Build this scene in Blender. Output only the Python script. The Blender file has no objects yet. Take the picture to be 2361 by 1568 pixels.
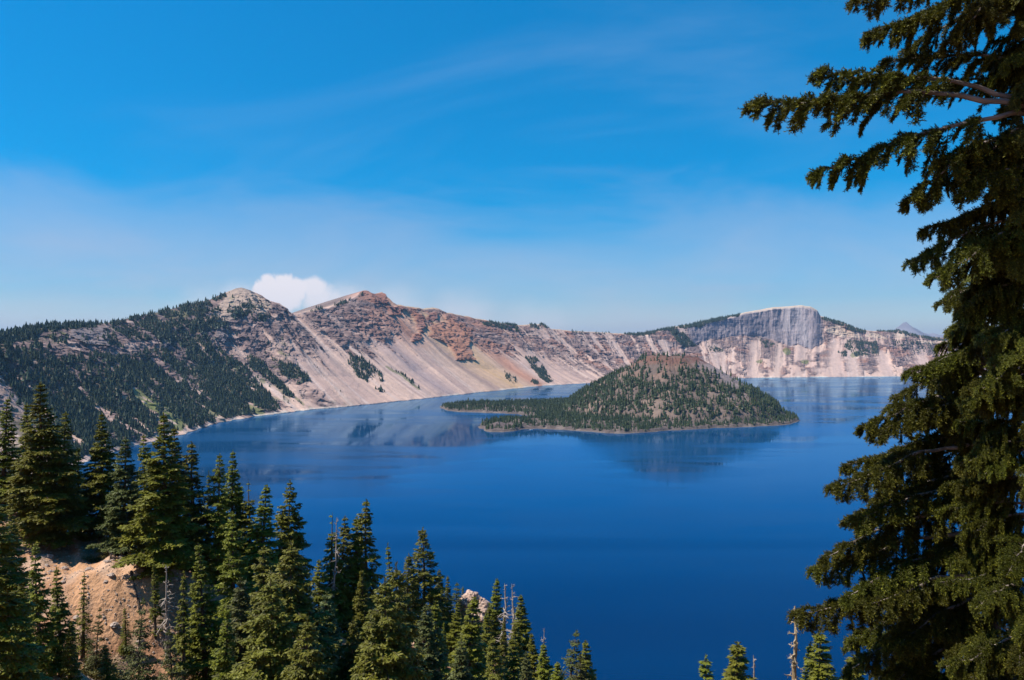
import bpy, math
import numpy as np
from mathutils import Vector, Matrix

# ------------------------------------------------------------------ camera, sky, sun, exposure
S = bpy.context.scene
COL = S.collection
CAM_H = 270.0                     # metres above the lake; the lake surface is z = 0
FPX, CX, CY, HOR = 1836.0, 1180.5, 784.0, 800.0   # measured from the photograph (2361 x 1568 frame)

cam_d = bpy.data.cameras.new('camera')
cam_d.lens = 28.0; cam_d.sensor_width = 36.0
cam_d.clip_start = 0.1; cam_d.clip_end = 120000.0
cam = bpy.data.objects.new('camera', cam_d)
cam.location = (0, 0, CAM_H)
cam.rotation_euler = (math.radians(90.0) + math.atan((HOR - CY) / FPX), 0, 0)
COL.objects.link(cam); S.camera = cam

SUN_EL = math.radians(57.0)
SUN_AZ = math.radians(-101.0)      # clockwise from +Y: from the left, a little behind the camera
sun_dir = Vector((math.sin(SUN_AZ) * math.cos(SUN_EL), math.cos(SUN_AZ) * math.cos(SUN_EL), math.sin(SUN_EL)))
sun_d = bpy.data.lights.new('sun', 'SUN')
sun_d.energy = 5.0; sun_d.angle = math.radians(0.53); sun_d.color = (1.0, 0.91, 0.80)
sun = bpy.data.objects.new('sun', sun_d)
sun.rotation_euler = (-sun_dir).to_track_quat('-Z', 'Y').to_euler()
sun.location = (0, 0, 900)
COL.objects.link(sun)

W = bpy.data.worlds.new('World'); S.world = W; W.use_nodes = True


class NT:
    """small helper for node trees"""
    def __init__(self, tree):
        self.t = tree
    def n(self, kind, props=None, **ins):
        nd = self.t.nodes.new(kind)
        for k, v in (props or {}).items():
            setattr(nd, k, v)
        for k, v in ins.items():
            self.set(nd, k, v)
        return nd
    def set(self, nd, key, v):
        key = int(key[1:]) if key[0] == 'i' and key[1:].isdigit() else key.replace('_', ' ')
        s = nd.inputs[key]
        if isinstance(v, bpy.types.NodeSocket):
            self.t.links.new(v, s)
        elif isinstance(v, bpy.types.Node):
            self.t.links.new(v.outputs[0], s)
        else:
            if hasattr(s.default_value, '__len__') and not hasattr(v, '__len__'):
                v = (v,) * len(s.default_value)
            if hasattr(s.default_value, '__len__') and len(s.default_value) == 4 and len(v) == 3:
                v = tuple(v) + (1,)
            s.default_value = v
    def math(self, op, a, b=0.0, clamp=False):
        return self.n('ShaderNodeMath', {'operation': op, 'use_clamp': clamp}, i0=a, i1=b).outputs[0]
    def vmath(self, op, a, b=(0, 0, 0)):
        nd = self.n('ShaderNodeVectorMath', {'operation': op}, i0=a)
        if op == 'SCALE':
            self.set(nd, 'Scale', b)
        else:
            self.set(nd, 'i1', b)
        return nd.outputs['Value'] if op in ('LENGTH', 'DISTANCE', 'DOT_PRODUCT') else nd.outputs['Vector']
    def mix(self, fac, a, b, blend='MIX'):
        nd = self.n('ShaderNodeMix', {'data_type': 'RGBA', 'blend_type': blend})
        self.set(nd, 'i0', fac); self.set(nd, 'i6', a); self.set(nd, 'i7', b)
        return nd.outputs[2]
    def noise(self, vec, scale, detail=4, rough=0.55, dist=0.0):
        return self.n('ShaderNodeTexNoise', None, Vector=vec, Scale=scale, Detail=detail, Roughness=rough, Distortion=dist).outputs[0]
    def ramp(self, fac, lo, hi):
        return self.n('ShaderNodeMapRange', {'interpolation_type': 'SMOOTHSTEP'}, Value=fac, From_Min=lo, From_Max=hi).outputs[0]


def pix_dir(px, py):
    v = Vector(((px - CX) / FPX, 1.0, (HOR - py) / FPX)); v.normalize(); return v


def build_world():
    w = NT(W.node_tree)
    for nd in list(W.node_tree.nodes):
        W.node_tree.nodes.remove(nd)
    sky = w.n('ShaderNodeTexSky', {'sky_type': 'NISHITA', 'sun_disc': False, 'sun_elevation': SUN_EL, 'sun_rotation': SUN_AZ,
                                   'altitude': 2100.0, 'air_density': 1.0, 'dust_density': 0.6, 'ozone_density': 3.0})
    hs = w.n('ShaderNodeHueSaturation', None, Hue=0.490, Saturation=2.5, Value=1.13, Color=sky)
    tc = w.n('ShaderNodeTexCoord')
    d = w.vmath('NORMALIZE', tc.outputs['Generated'])
    sep = w.n('ShaderNodeSeparateXYZ', None, i0=d)
    z = sep.outputs['Z']
    # thin high smoke and cirrus: on a flat layer overhead, so it goes on all round
    zz = w.math('MAXIMUM', w.math('ADD', z, 0.10), 0.03)
    flat = w.n('ShaderNodeCombineXYZ', None, X=w.math('DIVIDE', sep.outputs['X'], zz), Y=w.math('DIVIDE', sep.outputs['Y'], zz), Z=0.0)
    rot = w.n('ShaderNodeVectorRotate', {'rotation_type': 'Z_AXIS'}, Vector=flat, Angle=0.35)
    st = w.vmath('MULTIPLY', rot, (0.75, 1.15, 1.0))
    st = w.vmath('ADD', st, (3.1, 0.35, 1.7))
    n1 = w.noise(st, 0.85, 6, 0.56, 0.8)
    n1b = w.noise(w.vmath('ADD', flat, (7.7, 2.2, 0.0)), 0.30, 3, 0.5, 0.3)
    veil = w.math('MULTIPLY', w.ramp(n1, 0.42, 0.78), w.ramp(n1b, 0.38, 0.60))
    n2 = w.noise(w.vmath('MULTIPLY', d, (1.3, 1.3, 4.0)), 2.6, 5, 0.55, 0.5)
    zb = w.math('ADD', z, w.math('MULTIPLY', w.math('SUBTRACT', n2, 0.5), 0.16))
    edge = w.ramp(zb, 0.215, 0.145)
    low = w.ramp(zb, 0.18, -0.04)
    band = w.math('ADD', w.math('MULTIPLY', edge, 0.22), w.math('MULTIPLY', low, 0.66), True)
    veil_f = w.math('MULTIPLY', veil, 0.26)
    tone = w.n('ShaderNodeMapRange', None, Value=z, From_Min=0.04, From_Max=0.42, To_Min=0.80, To_Max=1.12)
    c = w.mix(veil_f, w.vmath('SCALE', hs.outputs[0], tone.outputs[0]), (1.8, 3.1, 5.2))
    c = w.mix(w.math('MULTIPLY', band, 0.93, True), c, (4.5, 4.2, 4.7))
    # the cloud bank standing behind the ridge
    nv = w.n('ShaderNodeTexNoise', None, Vector=d, Scale=30.0, Detail=5, Roughness=0.55)
    dd = w.vmath('ADD', d, w.vmath('SCALE', w.vmath('SUBTRACT', nv.outputs['Color'], (0.5, 0.5, 0.5)), 0.030))
    dd = w.vmath('MULTIPLY', dd, (1.0, 1.0, 1.15))
    tot = None
    for px, py, r, soft, amt in ((606, 672, 26, 8, 1.0), (630, 655, 24, 8, 1.0), (660, 648, 26, 8, 1.0), (690, 664, 30, 10, 1.0), (722, 668, 30, 12, .95), (648, 680, 46, 14, 1.0), (735, 690, 42, 26, 0.9), (775, 698, 40, 30, 0.8), (560, 700, 40, 34, 0.55),
                                 (790, 712, 60, 46, 0.75), (560, 712, 62, 46, 0.6), (480, 740, 70, 60, 0.5), (900, 735, 80, 66, 0.45),
                                 (1060, 752, 80, 70, 0.4), (1230, 776, 80, 70, 0.3)):
        q = pix_dir(px, py); q = Vector((q.x, q.y, q.z * 1.15))
        dist = w.vmath('DISTANCE', dd, tuple(q))
        m = w.math('MULTIPLY', w.ramp(dist, (r + soft * .6) / FPX, (r - soft) / FPX), amt)
        tot = m if tot is None else w.math('MAXIMUM', tot, m)
    c = w.mix(w.math('MULTIPLY', tot, 0.92), c, (6.7, 6.3, 6.5))
    bg = w.n('ShaderNodeBackground', None, Color=c, Strength=0.10)
    out = w.n('ShaderNodeOutputWorld', None, Surface=bg)


build_world()
S.view_settings.view_transform = 'Standard'; S.view_settings.look = 'None'
S.view_settings.gamma = 1.0; S.view_settings.exposure = 0.52; S.view_settings.use_curve_mapping = False
S.render.engine = 'CYCLES'
S.cycles.use_denoising = True
S.cycles.max_bounces = 6; S.cycles.diffuse_bounces = 2; S.cycles.glossy_bounces = 3
S.cycles.transmission_bounces = 2; S.cycles.volume_bounces = 0; S.cycles.transparent_max_bounces = 4
S.cycles.use_adaptive_sampling = True; S.cycles.adaptive_threshold = 0.01
S.cycles.caustics_reflective = False; S.cycles.caustics_refractive = False

# ------------------------------------------------------------------ helpers
def smooth(a, b, x):
    t = np.clip((x - a) / (b - a), 0, 1); return t * t * (3 - 2 * t)


def _hash(ix, iy, iz, seed):
    h = (ix.astype(np.int64) * 374761393 + iy.astype(np.int64) * 668265263 + iz.astype(np.int64) * 2147483647 + seed * 974634777) & 0xFFFFFFFF
    h = ((h ^ (h >> 13)) * 1274126177) & 0xFFFFFFFF
    h = ((h ^ (h >> 16)) * 2246822519) & 0xFFFFFFFF
    return ((h ^ (h >> 15)) & 0xFFFFFF) / float(0xFFFFFF)


def vnoise(x, y, z=None, seed=0):
    """value noise in [-1, 1]; 2-D when z is None"""
    x = np.asarray(x, float); y = np.asarray(y, float)
    ix, iy = np.floor(x), np.floor(y)
    fx, fy = x - ix, y - iy
    ux = fx * fx * fx * (fx * (fx * 6 - 15) + 10); uy = fy * fy * fy * (fy * (fy * 6 - 15) + 10)
    if z is None:
        zi = np.zeros_like(ix)
        a, b = _hash(ix, iy, zi, seed), _hash(ix + 1, iy, zi, seed)
        c, d = _hash(ix, iy + 1, zi, seed), _hash(ix + 1, iy + 1, zi, seed)
        return 2 * ((a + (b - a) * ux) * (1 - uy) + (c + (d - c) * ux) * uy) - 1
    iz = np.floor(z); fz = z - iz; uz = fz * fz * (3 - 2 * fz)
    r = 0
    for k, wz in ((0, 1 - uz), (1, uz)):
        a, b = _hash(ix, iy, iz + k, seed), _hash(ix + 1, iy, iz + k, seed)
        c, d = _hash(ix, iy + 1, iz + k, seed), _hash(ix + 1, iy + 1, iz + k, seed)
        r = r + wz * ((a + (b - a) * ux) * (1 - uy) + (c + (d - c) * ux) * uy)
    return 2 * r - 1


def fbm(x, y, z=None, oct=4, seed=0, gain=0.5, ridged=False):
    s = 0; a = 1.0; tot = 0
    for o in range(oct):
        k = 2.03 ** o
        n = vnoise(x * k + 17.3 * o, y * k - 9.1 * o, None if z is None else z * k + 4.7 * o, seed + o)
        if ridged:
            n = 1 - 2 * np.abs(n)
        s = s + a * n; tot += a; a *= gain
    return s / tot


def in_poly(px, py, poly):
    poly = np.asarray(poly, float); x0, y0 = poly[:, 0], poly[:, 1]
    x1, y1 = np.roll(x0, -1), np.roll(y0, -1)
    r = np.zeros(px.shape, bool)
    for a, b, c, d in zip(x0, y0, x1, y1):
        if b == d:
            continue
        r ^= ((b > py) != (d > py)) & (px < (c - a) * (py - b) / (d - b) + a)
    return r


def seg_dist(px, py, a, b):
    ax, ay = a; bx, by = b
    t = np.clip(((px - ax) * (bx - ax) + (py - ay) * (by - ay)) / ((bx - ax) ** 2 + (by - ay) ** 2), 0, 1)
    return np.hypot(px - ax - t * (bx - ax), py - ay - t * (by - ay))


def mesh_np(name, co, faces, mats=(), fmat=None, attrs=None, smooth_sh=False):
    """faces: list of (n, k) integer arrays"""
    me = bpy.data.meshes.new(name)
    co = np.ascontiguousarray(co, np.float32)
    if not isinstance(faces, list):
        faces = [faces]
    faces = [np.asarray(f, np.int32) for f in faces if len(f)]
    me.vertices.add(len(co)); me.vertices.foreach_set('co', co.ravel())
    loops = np.concatenate([f.ravel() for f in faces])
    sizes = np.concatenate([np.full(len(f), f.shape[1], np.int32) for f in faces])
    starts = np.concatenate([[0], np.cumsum(sizes)[:-1]]).astype(np.int32)
    me.loops.add(len(loops)); me.loops.foreach_set('vertex_index', loops)
    me.polygons.add(len(sizes)); me.polygons.foreach_set('loop_start', starts)
    me.polygons.foreach_set('loop_total', sizes)
    if fmat is not None:
        me.polygons.foreach_set('material_index', np.asarray(fmat, np.int32))
    for m in mats:
        me.materials.append(m)
    me.update(calc_edges=True); me.validate()
    me.polygons.foreach_set('use_smooth', np.full(len(me.polygons), smooth_sh, bool))
    for k, v in (attrs or {}).items():
        v = np.asarray(v, np.float32)
        if v.ndim == 2:
            if v.shape[1] == 3:
                v = np.hstack([v, np.ones((len(v), 1), np.float32)])
            a = me.attributes.new(k, 'FLOAT_COLOR', 'POINT'); a.data.foreach_set('color', np.ascontiguousarray(v).ravel())
        else:
            a = me.attributes.new(k, 'FLOAT', 'POINT'); a.data.foreach_set('value', v)
    return me


def obj(name, data, parent=None, loc=(0, 0, 0), **props):
    o = bpy.data.objects.new(name, data)
    COL.objects.link(o); o.location = loc
    if parent is not None:
        o.parent = parent
    for k, v in props.items():
        o[k] = v
    return o


def grid_faces(nu, nv):
    i = np.arange(nu * nv).reshape(nu, nv)
    return np.stack([i[:-1, :-1], i[1:, :-1], i[1:, 1:], i[:-1, 1:]], -1).reshape(-1, 4)


def proj(x, y, z):
    return CX + x / y * FPX, HOR - (z - CAM_H) / y * FPX


def unproj(px, py, Y):
    return np.array([(px - CX) / FPX * Y, Y, CAM_H + (HOR - py) / FPX * Y])


# ------------------------------------------------------------------ materials
def new_mat(name):
    m = bpy.data.materials.new(name); m.use_nodes = True
    t = NT(m.node_tree)
    b = [n for n in m.node_tree.nodes if n.type == 'BSDF_PRINCIPLED'][0]
    o = [n for n in m.node_tree.nodes if n.type == 'OUTPUT_MATERIAL'][0]
    return m, t, b, o


def mat_terrain(name, scales, var=0.35, bump=1.0, bdist=2.0):
    m, t, b, o = new_mat(name)
    at = t.n('ShaderNodeAttribute', {'attribute_name': 'tint'})
    geo = t.n('ShaderNodeNewGeometry')
    n1 = t.noise(geo.outputs['Position'], scales[0], 6, 0.65)
    n2 = t.noise(geo.outputs['Position'], scales[1], 4, 0.6)
    f = t.math('ADD', t.math('MULTIPLY', t.math('SUBTRACT', n1, 0.5), var * 2), t.math('MULTIPLY', t.math('SUBTRACT', n2, 0.5), var * 1.4))
    f = t.math('ADD', f, 1.0)
    c = t.vmath('SCALE', at.outputs['Color'], f)
    t.set(b, 'Base_Color', c); t.set(b, 'Roughness', 0.95); b.inputs['Specular IOR Level'].default_value = 0.1
    bp = t.n('ShaderNodeBump', None, Strength=bump, Distance=bdist, Height=t.math('ADD', n1, t.math('MULTIPLY', n2, 0.5)))
    t.set(b, 'Normal', bp)
    return m


M_WALL = mat_terrain('caldera_rock', (0.03, 0.15), 0.28, 0.5, 10.0)
M_ISLE = mat_terrain('island_cinder', (0.06, 0.3), 0.30, 0.7, 5.0)
M_FAR = mat_terrain('far_range', (0.004, 0.02), 0.25, 0.3, 20.0)
M_SOIL = mat_terrain('pumice_soil', (0.55, 3.2), 0.30, 0.9, 0.35)


def mat_needles(name, dark, lite, tipc, trans=0.22):
    m, t, b, o = new_mat(name)
    at = t.n('ShaderNodeAttribute', {'attribute_name': 'shade'})
    oi = t.n('ShaderNodeObjectInfo')
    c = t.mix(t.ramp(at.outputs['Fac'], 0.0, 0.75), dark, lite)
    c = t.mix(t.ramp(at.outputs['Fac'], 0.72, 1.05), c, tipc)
    hs = t.n('ShaderNodeHueSaturation', None, Color=c, Saturation=1.0)
    t.set(hs, 'Hue', t.math('ADD', 0.488, t.math('MULTIPLY', oi.outputs['Random'], 0.034)))
    t.set(hs, 'Value', t.math('ADD', 0.8, t.math('MULTIPLY', oi.outputs['Random'], 0.4)))
    t.set(b, 'Base_Color', hs.outputs[0]); t.set(b, 'Roughness', 0.55); b.inputs['Specular IOR Level'].default_value = 0.25
    tr = t.n('ShaderNodeBsdfTranslucent', None, Color=hs.outputs[0])
    mx = t.n('ShaderNodeMixShader', None, i0=trans, i1=b.outputs[0], i2=tr.outputs[0])
    t.set(o, 'Surface', mx)
    return m


M_NEEDLE = mat_needles('fir_needles', (0.062, 0.068, 0.008), (0.185, 0.188, 0.020), (0.30, 0.285, 0.034))
M_NEEDLE_B = mat_needles('blue_fir_needles', (0.045, 0.056, 0.016), (0.120, 0.130, 0.038), (0.20, 0.20, 0.07))
M_NEEDLE_H = mat_needles('hemlock_needles', (0.058, 0.064, 0.010), (0.180, 0.178, 0.022), (0.30, 0.28, 0.045))
M_NEAR = mat_needles('near_hemlock_needles', (0.016, 0.019, 0.003), (0.080, 0.084, 0.008), (0.34, 0.31, 0.026), 0.18)  # near hemlocks' shade put into the needle colour; bright tips are new growth
M_FARTREE = mat_needles('distant_conifer_needles', (0.018, 0.032, 0.019), (0.034, 0.056, 0.030), (0.055, 0.075, 0.034), 0.0)
M_ISLTREE = mat_needles('island_conifer_needles', (0.022, 0.034, 0.015), (0.046, 0.062, 0.022), (0.085, 0.094, 0.034), 0.0)


def mat_bark(name, dark, lite, sc=6.0, stretch=(1, 1, 0.12), bump=0.6):
    m, t, b, o = new_mat(name)
    tc = t.n('ShaderNodeTexCoord')
    v = t.vmath('MULTIPLY', tc.outputs['Object'], stretch)
    n1 = t.noise(v, sc, 6, 0.65, 0.5); n2 = t.noise(tc.outputs['Object'], sc * 0.35, 3, 0.5)
    f = t.ramp(t.math('ADD', t.math('MULTIPLY', n1, 0.7), t.math('MULTIPLY', n2, 0.3)), 0.33, 0.66)
    t.set(b, 'Base_Color', t.mix(f, dark, lite)); t.set(b, 'Roughness', 0.9)
    b.inputs['Specular IOR Level'].default_value = 0.15
    t.set(b, 'Normal', t.n('ShaderNodeBump', None, Strength=bump, Distance=0.03, Height=n1))
    return m


M_BARK = mat_bark('bark', (0.045, 0.032, 0.024), (0.15, 0.115, 0.09))
M_PALEBARK = mat_bark('pale_bark', (0.09, 0.075, 0.062), (0.36, 0.32, 0.28), 9.0, (0.3, 1, 1))
M_DEAD = mat_bark('weathered_deadwood', (0.17, 0.135, 0.115), (0.48, 0.42, 0.37), 7.0)
M_DEADGOLD = mat_bark('lichened_deadwood', (0.16, 0.11, 0.05), (0.52, 0.43, 0.30), 7.0)


def mat_rock(name, dark, lite, sc):
    m, t, b, o = new_mat(name)
    tc = t.n('ShaderNodeTexCoord'); v = tc.outputs['Object']
    n1 = t.noise(v, sc, 8, 0.65, 0.6); n2 = t.noise(t.vmath('MULTIPLY', v, (0.5, 0.5, 2.5)), sc * 1.5, 5, 0.6)
    f = t.ramp(t.math('ADD', t.math('MULTIPLY', n1, 0.6), t.math('MULTIPLY', n2, 0.4)), 0.34, 0.64)
    t.set(b, 'Base_Color', t.mix(f, dark, lite)); t.set(b, 'Roughness', 0.92)
    b.inputs['Specular IOR Level'].default_value = 0.15
    t.set(b, 'Normal', t.n('ShaderNodeBump', None, Strength=0.8, Distance=0.15, Height=t.math('ADD', n1, n2)))
    return m


M_ROCK = mat_rock('pink_outcrop_rock', (0.25, 0.16, 0.12), (0.56, 0.42, 0.34), 0.9)
M_STONE = mat_rock('pale_stone', (0.24, 0.18, 0.145), (0.50, 0.42, 0.36), 2.0)


def mat_plain(name, col, rough=0.4):
    m, t, b, o = new_mat(name)
    tc = t.n('ShaderNodeTexCoord')
    n1 = t.noise(tc.outputs['Object'], 1.5, 3, 0.5)
    t.set(b, 'Base_Color', t.mix(n1, tuple(c * 0.85 for c in col), col)); t.set(b, 'Roughness', rough)
    return m


M_WHITE = mat_plain('white_paint', (0.8, 0.8, 0.78)); M_GLASS = mat_plain('dark_glass', (0.03, 0.035, 0.04), 0.1)
M_BLUEP = mat_plain('blue_trim', (0.05, 0.09, 0.2))


def mat_water():
    m, t, b, o = new_mat('lake_water')
    geo = t.n('ShaderNodeNewGeometry'); p = geo.outputs['Position']
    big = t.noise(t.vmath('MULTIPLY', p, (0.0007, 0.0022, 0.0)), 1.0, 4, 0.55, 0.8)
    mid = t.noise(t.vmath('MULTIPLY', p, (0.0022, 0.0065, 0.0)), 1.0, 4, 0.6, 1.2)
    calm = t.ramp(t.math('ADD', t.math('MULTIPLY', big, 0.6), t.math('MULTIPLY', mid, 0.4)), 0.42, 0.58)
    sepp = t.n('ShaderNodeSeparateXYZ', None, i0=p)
    deep = t.ramp(sepp.outputs['Y'], 500.0, 2300.0)          # mid-lake light and near-side dimming painted into the body colour by distance
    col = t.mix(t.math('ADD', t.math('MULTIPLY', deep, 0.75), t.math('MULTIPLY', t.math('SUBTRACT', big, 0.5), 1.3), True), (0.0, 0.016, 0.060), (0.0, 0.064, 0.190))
    rip = t.noise(t.vmath('MULTIPLY', p, (0.03, 0.055, 0.0)), 1.0, 3, 0.6, 0.3)
    bp = t.n('ShaderNodeBump', None, Strength=0.10, Distance=0.6, Height=rip)
    m.node_tree.nodes.remove(b)
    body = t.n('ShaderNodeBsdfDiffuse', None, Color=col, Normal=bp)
    gl = t.n('ShaderNodeBsdfGlossy', None, Color=(0.42, 0.72, 1.0), Normal=bp, Roughness=t.math('ADD', 0.035, t.math('MULTIPLY', calm, 0.16)))
    fr = t.n('ShaderNodeFresnel', None, IOR=1.32)
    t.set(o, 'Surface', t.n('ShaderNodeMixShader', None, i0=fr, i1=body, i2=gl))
    return m


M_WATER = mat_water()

# ------------------------------------------------------------------ lake
ang = np.linspace(0, 2 * np.pi, 97)[:-1]
lk = np.stack([1500 + 9000 * np.cos(ang), 4500 + 7500 * np.sin(ang), np.zeros_like(ang)], 1)
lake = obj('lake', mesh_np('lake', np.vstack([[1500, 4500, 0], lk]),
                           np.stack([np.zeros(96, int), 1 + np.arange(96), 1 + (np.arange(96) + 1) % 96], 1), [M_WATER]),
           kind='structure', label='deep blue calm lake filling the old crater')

# ------------------------------------------------------------------ caldera wall
RIM = np.array([(-1500, 775), (-700, 772), (-300, 768), (0, 765), (34, 765), (102, 752), (160, 748), (203, 746), (217, 745), (254, 745), (305, 733),
    (372, 718), (440, 701), (491, 689), (521, 677), (542, 665), (555, 663), (575, 669), (603, 681), (619, 693), (643, 699), (663, 716),
    (676, 723), (694, 721), (705, 720), (729, 711), (756, 711), (787, 697), (803, 694), (824, 681), (833, 672), (839, 669), (849, 671), (853, 675),
    (868, 677), (876, 678), (880, 673), (886, 682), (895, 694), (903, 696), (912, 702), (942, 706), (976, 711), (996, 709), (1010, 711),
    (1027, 720), (1054, 725), (1095, 733), (1145, 743), (1196, 750), (1227, 747), (1250, 747), (1267, 757), (1281, 760), (1330, 763),
    (1389, 767), (1436, 769), (1494, 766), (1525, 759), (1584, 749), (1643, 736), (1693, 727), (1721, 719), (1787, 708), (1850, 704),
    (1869, 707), (1885, 716), (1892, 729), (1935, 741), (1982, 759), (2006, 763), (2053, 763), (2072, 761), (2103, 770), (2135, 776),
    (2213, 782), (2361, 788), (2700, 794), (3200, 798)], float)
PAIR = np.array([(-1500, -500), (-700, -150), (-300, 60), (0, 290), (205, 520), (390, 640), (550, 760), (675, 905), (760, 1000), (845, 1090), (920, 1190),
    (1010, 1230), (1100, 1300), (1250, 1400), (1430, 1500), (1520, 1580), (1700, 1700), (1860, 1850), (1930, 1930), (2000, 2030),
    (2090, 2130), (2200, 2230), (2361, 2380), (2700, 2690), (3200, 3150)], float)
SHORE = np.array([(-500, 1400), (-150, 1220), (60, 1110), (290, 1035), (340, 1021), (430, 1000), (510, 975), (560, 966), (610, 958), (700, 947), (800, 938),
    (892, 928), (993, 918), (1090, 907), (1196, 896), (1250, 890), (1300, 887), (1400, 881), (1500, 877), (1580, 875), (1700, 872),
    (1850, 870), (2100, 868), (2330, 867), (2690, 870), (3150, 882)], float)
PROF = np.array([  # rim px, cliff foot height, cliff head height, cliff foot plan, cliff head plan
    (-1500, .46, .84, .50, .80, .58), (0, .46, .84, .50, .80, .58), (300, .46, .83, .51, .80, .58), (480, .48, .84, .55, .82, .63), (560, .50, .86, .58, .86, .68),
    (690, .52, .90, .60, .90, .70), (850, .50, .93, .58, .93, .70), (1000, .46, .94, .53, .93, .68), (1200, .40, .95, .50, .94, .64),
    (1430, .40, .95, .50, .94, .62), (1540, .55, .95, .66, .93, .62), (1640, .65, .95, .82, .92, .62), (1760, .60, .96, .80, .92, .62),
    (1820, .42, .96, .66, .91, .62), (1875, .34, .95, .60, .90, .62), (1905, .60, .95, .74, .93, .62), (2000, .50, .93, .62, .93, .62),
    (2361, .45, .93, .58, .93, .60), (3200, .45, .93, .58, .93, .60)], float)


def build_wall():
    nu, nf, nb = 1850, 204, 14
    rp = np.concatenate([np.linspace(-700, -30, 110, endpoint=False), np.linspace(-30, 2400, 1660, endpoint=False), np.linspace(2400, 3000, 80)])
    nu = len(rp)
    rpy = np.interp(rp, RIM[:, 0], RIM[:, 1])
    jag = fbm(rp / 13., rp * 0, oct=3, seed=5) * 1.6 * smooth(560, 640, rp) * (1 - .6 * smooth(1500, 1700, rp))
    rpy = rpy + jag
    ker = np.hanning(121); ker /= ker.sum()
    rps = np.convolve(np.pad(rpy, 60, mode='edge'), ker, 'valid')
    sp = np.interp(rp, PAIR[:, 0], PAIR[:, 1])
    sp = np.convolve(np.pad(sp, 60, mode='reflect', reflect_type='odd'), ker, 'valid')
    spy = np.interp(sp, SHORE[:, 0], SHORE[:, 1])
    Ys = CAM_H * FPX / (spy - HOR); Xs = (sp - CX) / FPX * Ys
    slope = np.interp(rp, PROF[:, 0], PROF[:, 5])
    # depth of the rim so that the mean slope comes out as wanted
    lo, hi = Ys * 0.92, Ys * 1.9
    for _ in range(40):
        Y = .5 * (lo + hi)
        h = CAM_H + (HOR - rps) / FPX * Y
        L = np.hypot((rp - CX) / FPX * Y - Xs, Y - Ys)
        steep = h / L > slope
        far_enough = Y > Ys
        lo = np.where(steep | ~far_enough, Y, lo); hi = np.where(steep | ~far_enough, hi, Y)
    Yr = np.convolve(np.pad(.5 * (lo + hi), 60, mode='edge'), ker, 'valid')
    Xr = (rp - CX) / FPX * Yr
    H = CAM_H + (HOR - rpy) / FPX * Yr
    L = np.hypot(Xr - Xs, Yr - Ys)
    dx, dy = (Xs - Xr) / L, (Ys - Yr) / L                     # towards the lake
    s_len = np.concatenate([[0], np.cumsum(np.hypot(np.diff(.5 * (Xr + Xs)), np.diff(.5 * (Yr + Ys))))])
    P = [np.interp(rp, PROF[:, 0], PROF[:, k]) for k in range(6)]
    zc, zt, qb, qt = P[1], P[2], P[3], P[4]
    wob = fbm(s_len / 160., s_len * 0, oct=3, seed=9) * .06
    zc = np.clip(zc + wob, .2, .8)
    t = np.linspace(0, 1, nf)
    # profile in t: 0..tb scree, tb..tc cliff, tc..1 brow
    T, U = np.meshgrid(t, np.arange(nu))
    q = np.empty_like(T); z = np.empty_like(T)
    tb, tt = .46, .88
    for i in range(nu):
        q[i] = np.interp(t, [0, tb * .5, tb, tt, 1], [0, qb[i] * .53, qb[i], qt[i], 1])
        z[i] = np.interp(t, [0, tb * .5, tb, tt, 1], [0, zc[i] * .47, zc[i], zt[i], 1])
    Hc = H[:, None]
    X = Xs[:, None] + (Xr - Xs)[:, None] * q; Y = Ys[:, None] + (Yr - Ys)[:, None] * q; Z = Hc * z
    sl = np.broadcast_to(s_len[:, None], Z.shape)
    rpx = np.broadcast_to(rp[:, None], Z.shape)
    px0, py0 = proj(X, Y, Z)
    # ---- masks
    wx = fbm(X / 140., Y / 140., Z / 140., 4, 21) * 9; wy = fbm(X / 140., Y / 140., Z / 140., 4, 31) * 7
    qx, qy = px0 + wx, py0 + wy
    z1 = lambda pts: [(.3385 * a, 614.8 + .3385 * b) for a, b in pts]
    z2 = lambda pts: [(553 + .3385 * a, 614.8 + .3385 * b) for a, b in pts]
    z3 = lambda pts: [(1291 + .3906 * a, 645.5 + .3906 * b) for a, b in pts]
    warp0 = fbm(sl / 200., Z / 160., oct=3, seed=61) * 38
    rockline = fbm((sl + warp0) / 42., Z / 420., oct=4, seed=41) * .30 + fbm(sl / 40., Z / 60., oct=3, seed=42) * .07 + fbm(sl / 210., Z * 0, oct=2, seed=43) * .12
    rock = smooth(-.05, .05, z - zc[:, None] + rockline)
    left = 1 - smooth(520, 620, rpx)
    rock = np.maximum(rock, left * smooth(-.1, .35, fbm(X / 90., Y / 90., Z / 60., 4, 47) + .25 * smooth(.2, .6, z)))
    right = smooth(1120, 1300, rpx)
    rock = np.maximum(rock, right * smooth(-.12, .12, fbm(sl / 80., Z / 60., oct=4, seed=53) + .28 - .3 * (1 - smooth(.0, .25, z))))
    # chutes of loose rock running down the fall lines
    wl = 95.0
    warp = fbm(sl / 200., Z / 160., oct=3, seed=61) * 38
    chn = fbm((sl + warp) / wl, Z / 900., oct=3, seed=67, ridged=True)
    chute = smooth(.38, .70, chn) * (.35 + .25 * smooth(640, 720, rpx) + .30 * smooth(900, 1250, rpx)) * (1 - .75 * left) * smooth(-.35, .1, fbm(sl / 130., Z / 90., oct=3, seed=63))
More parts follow.
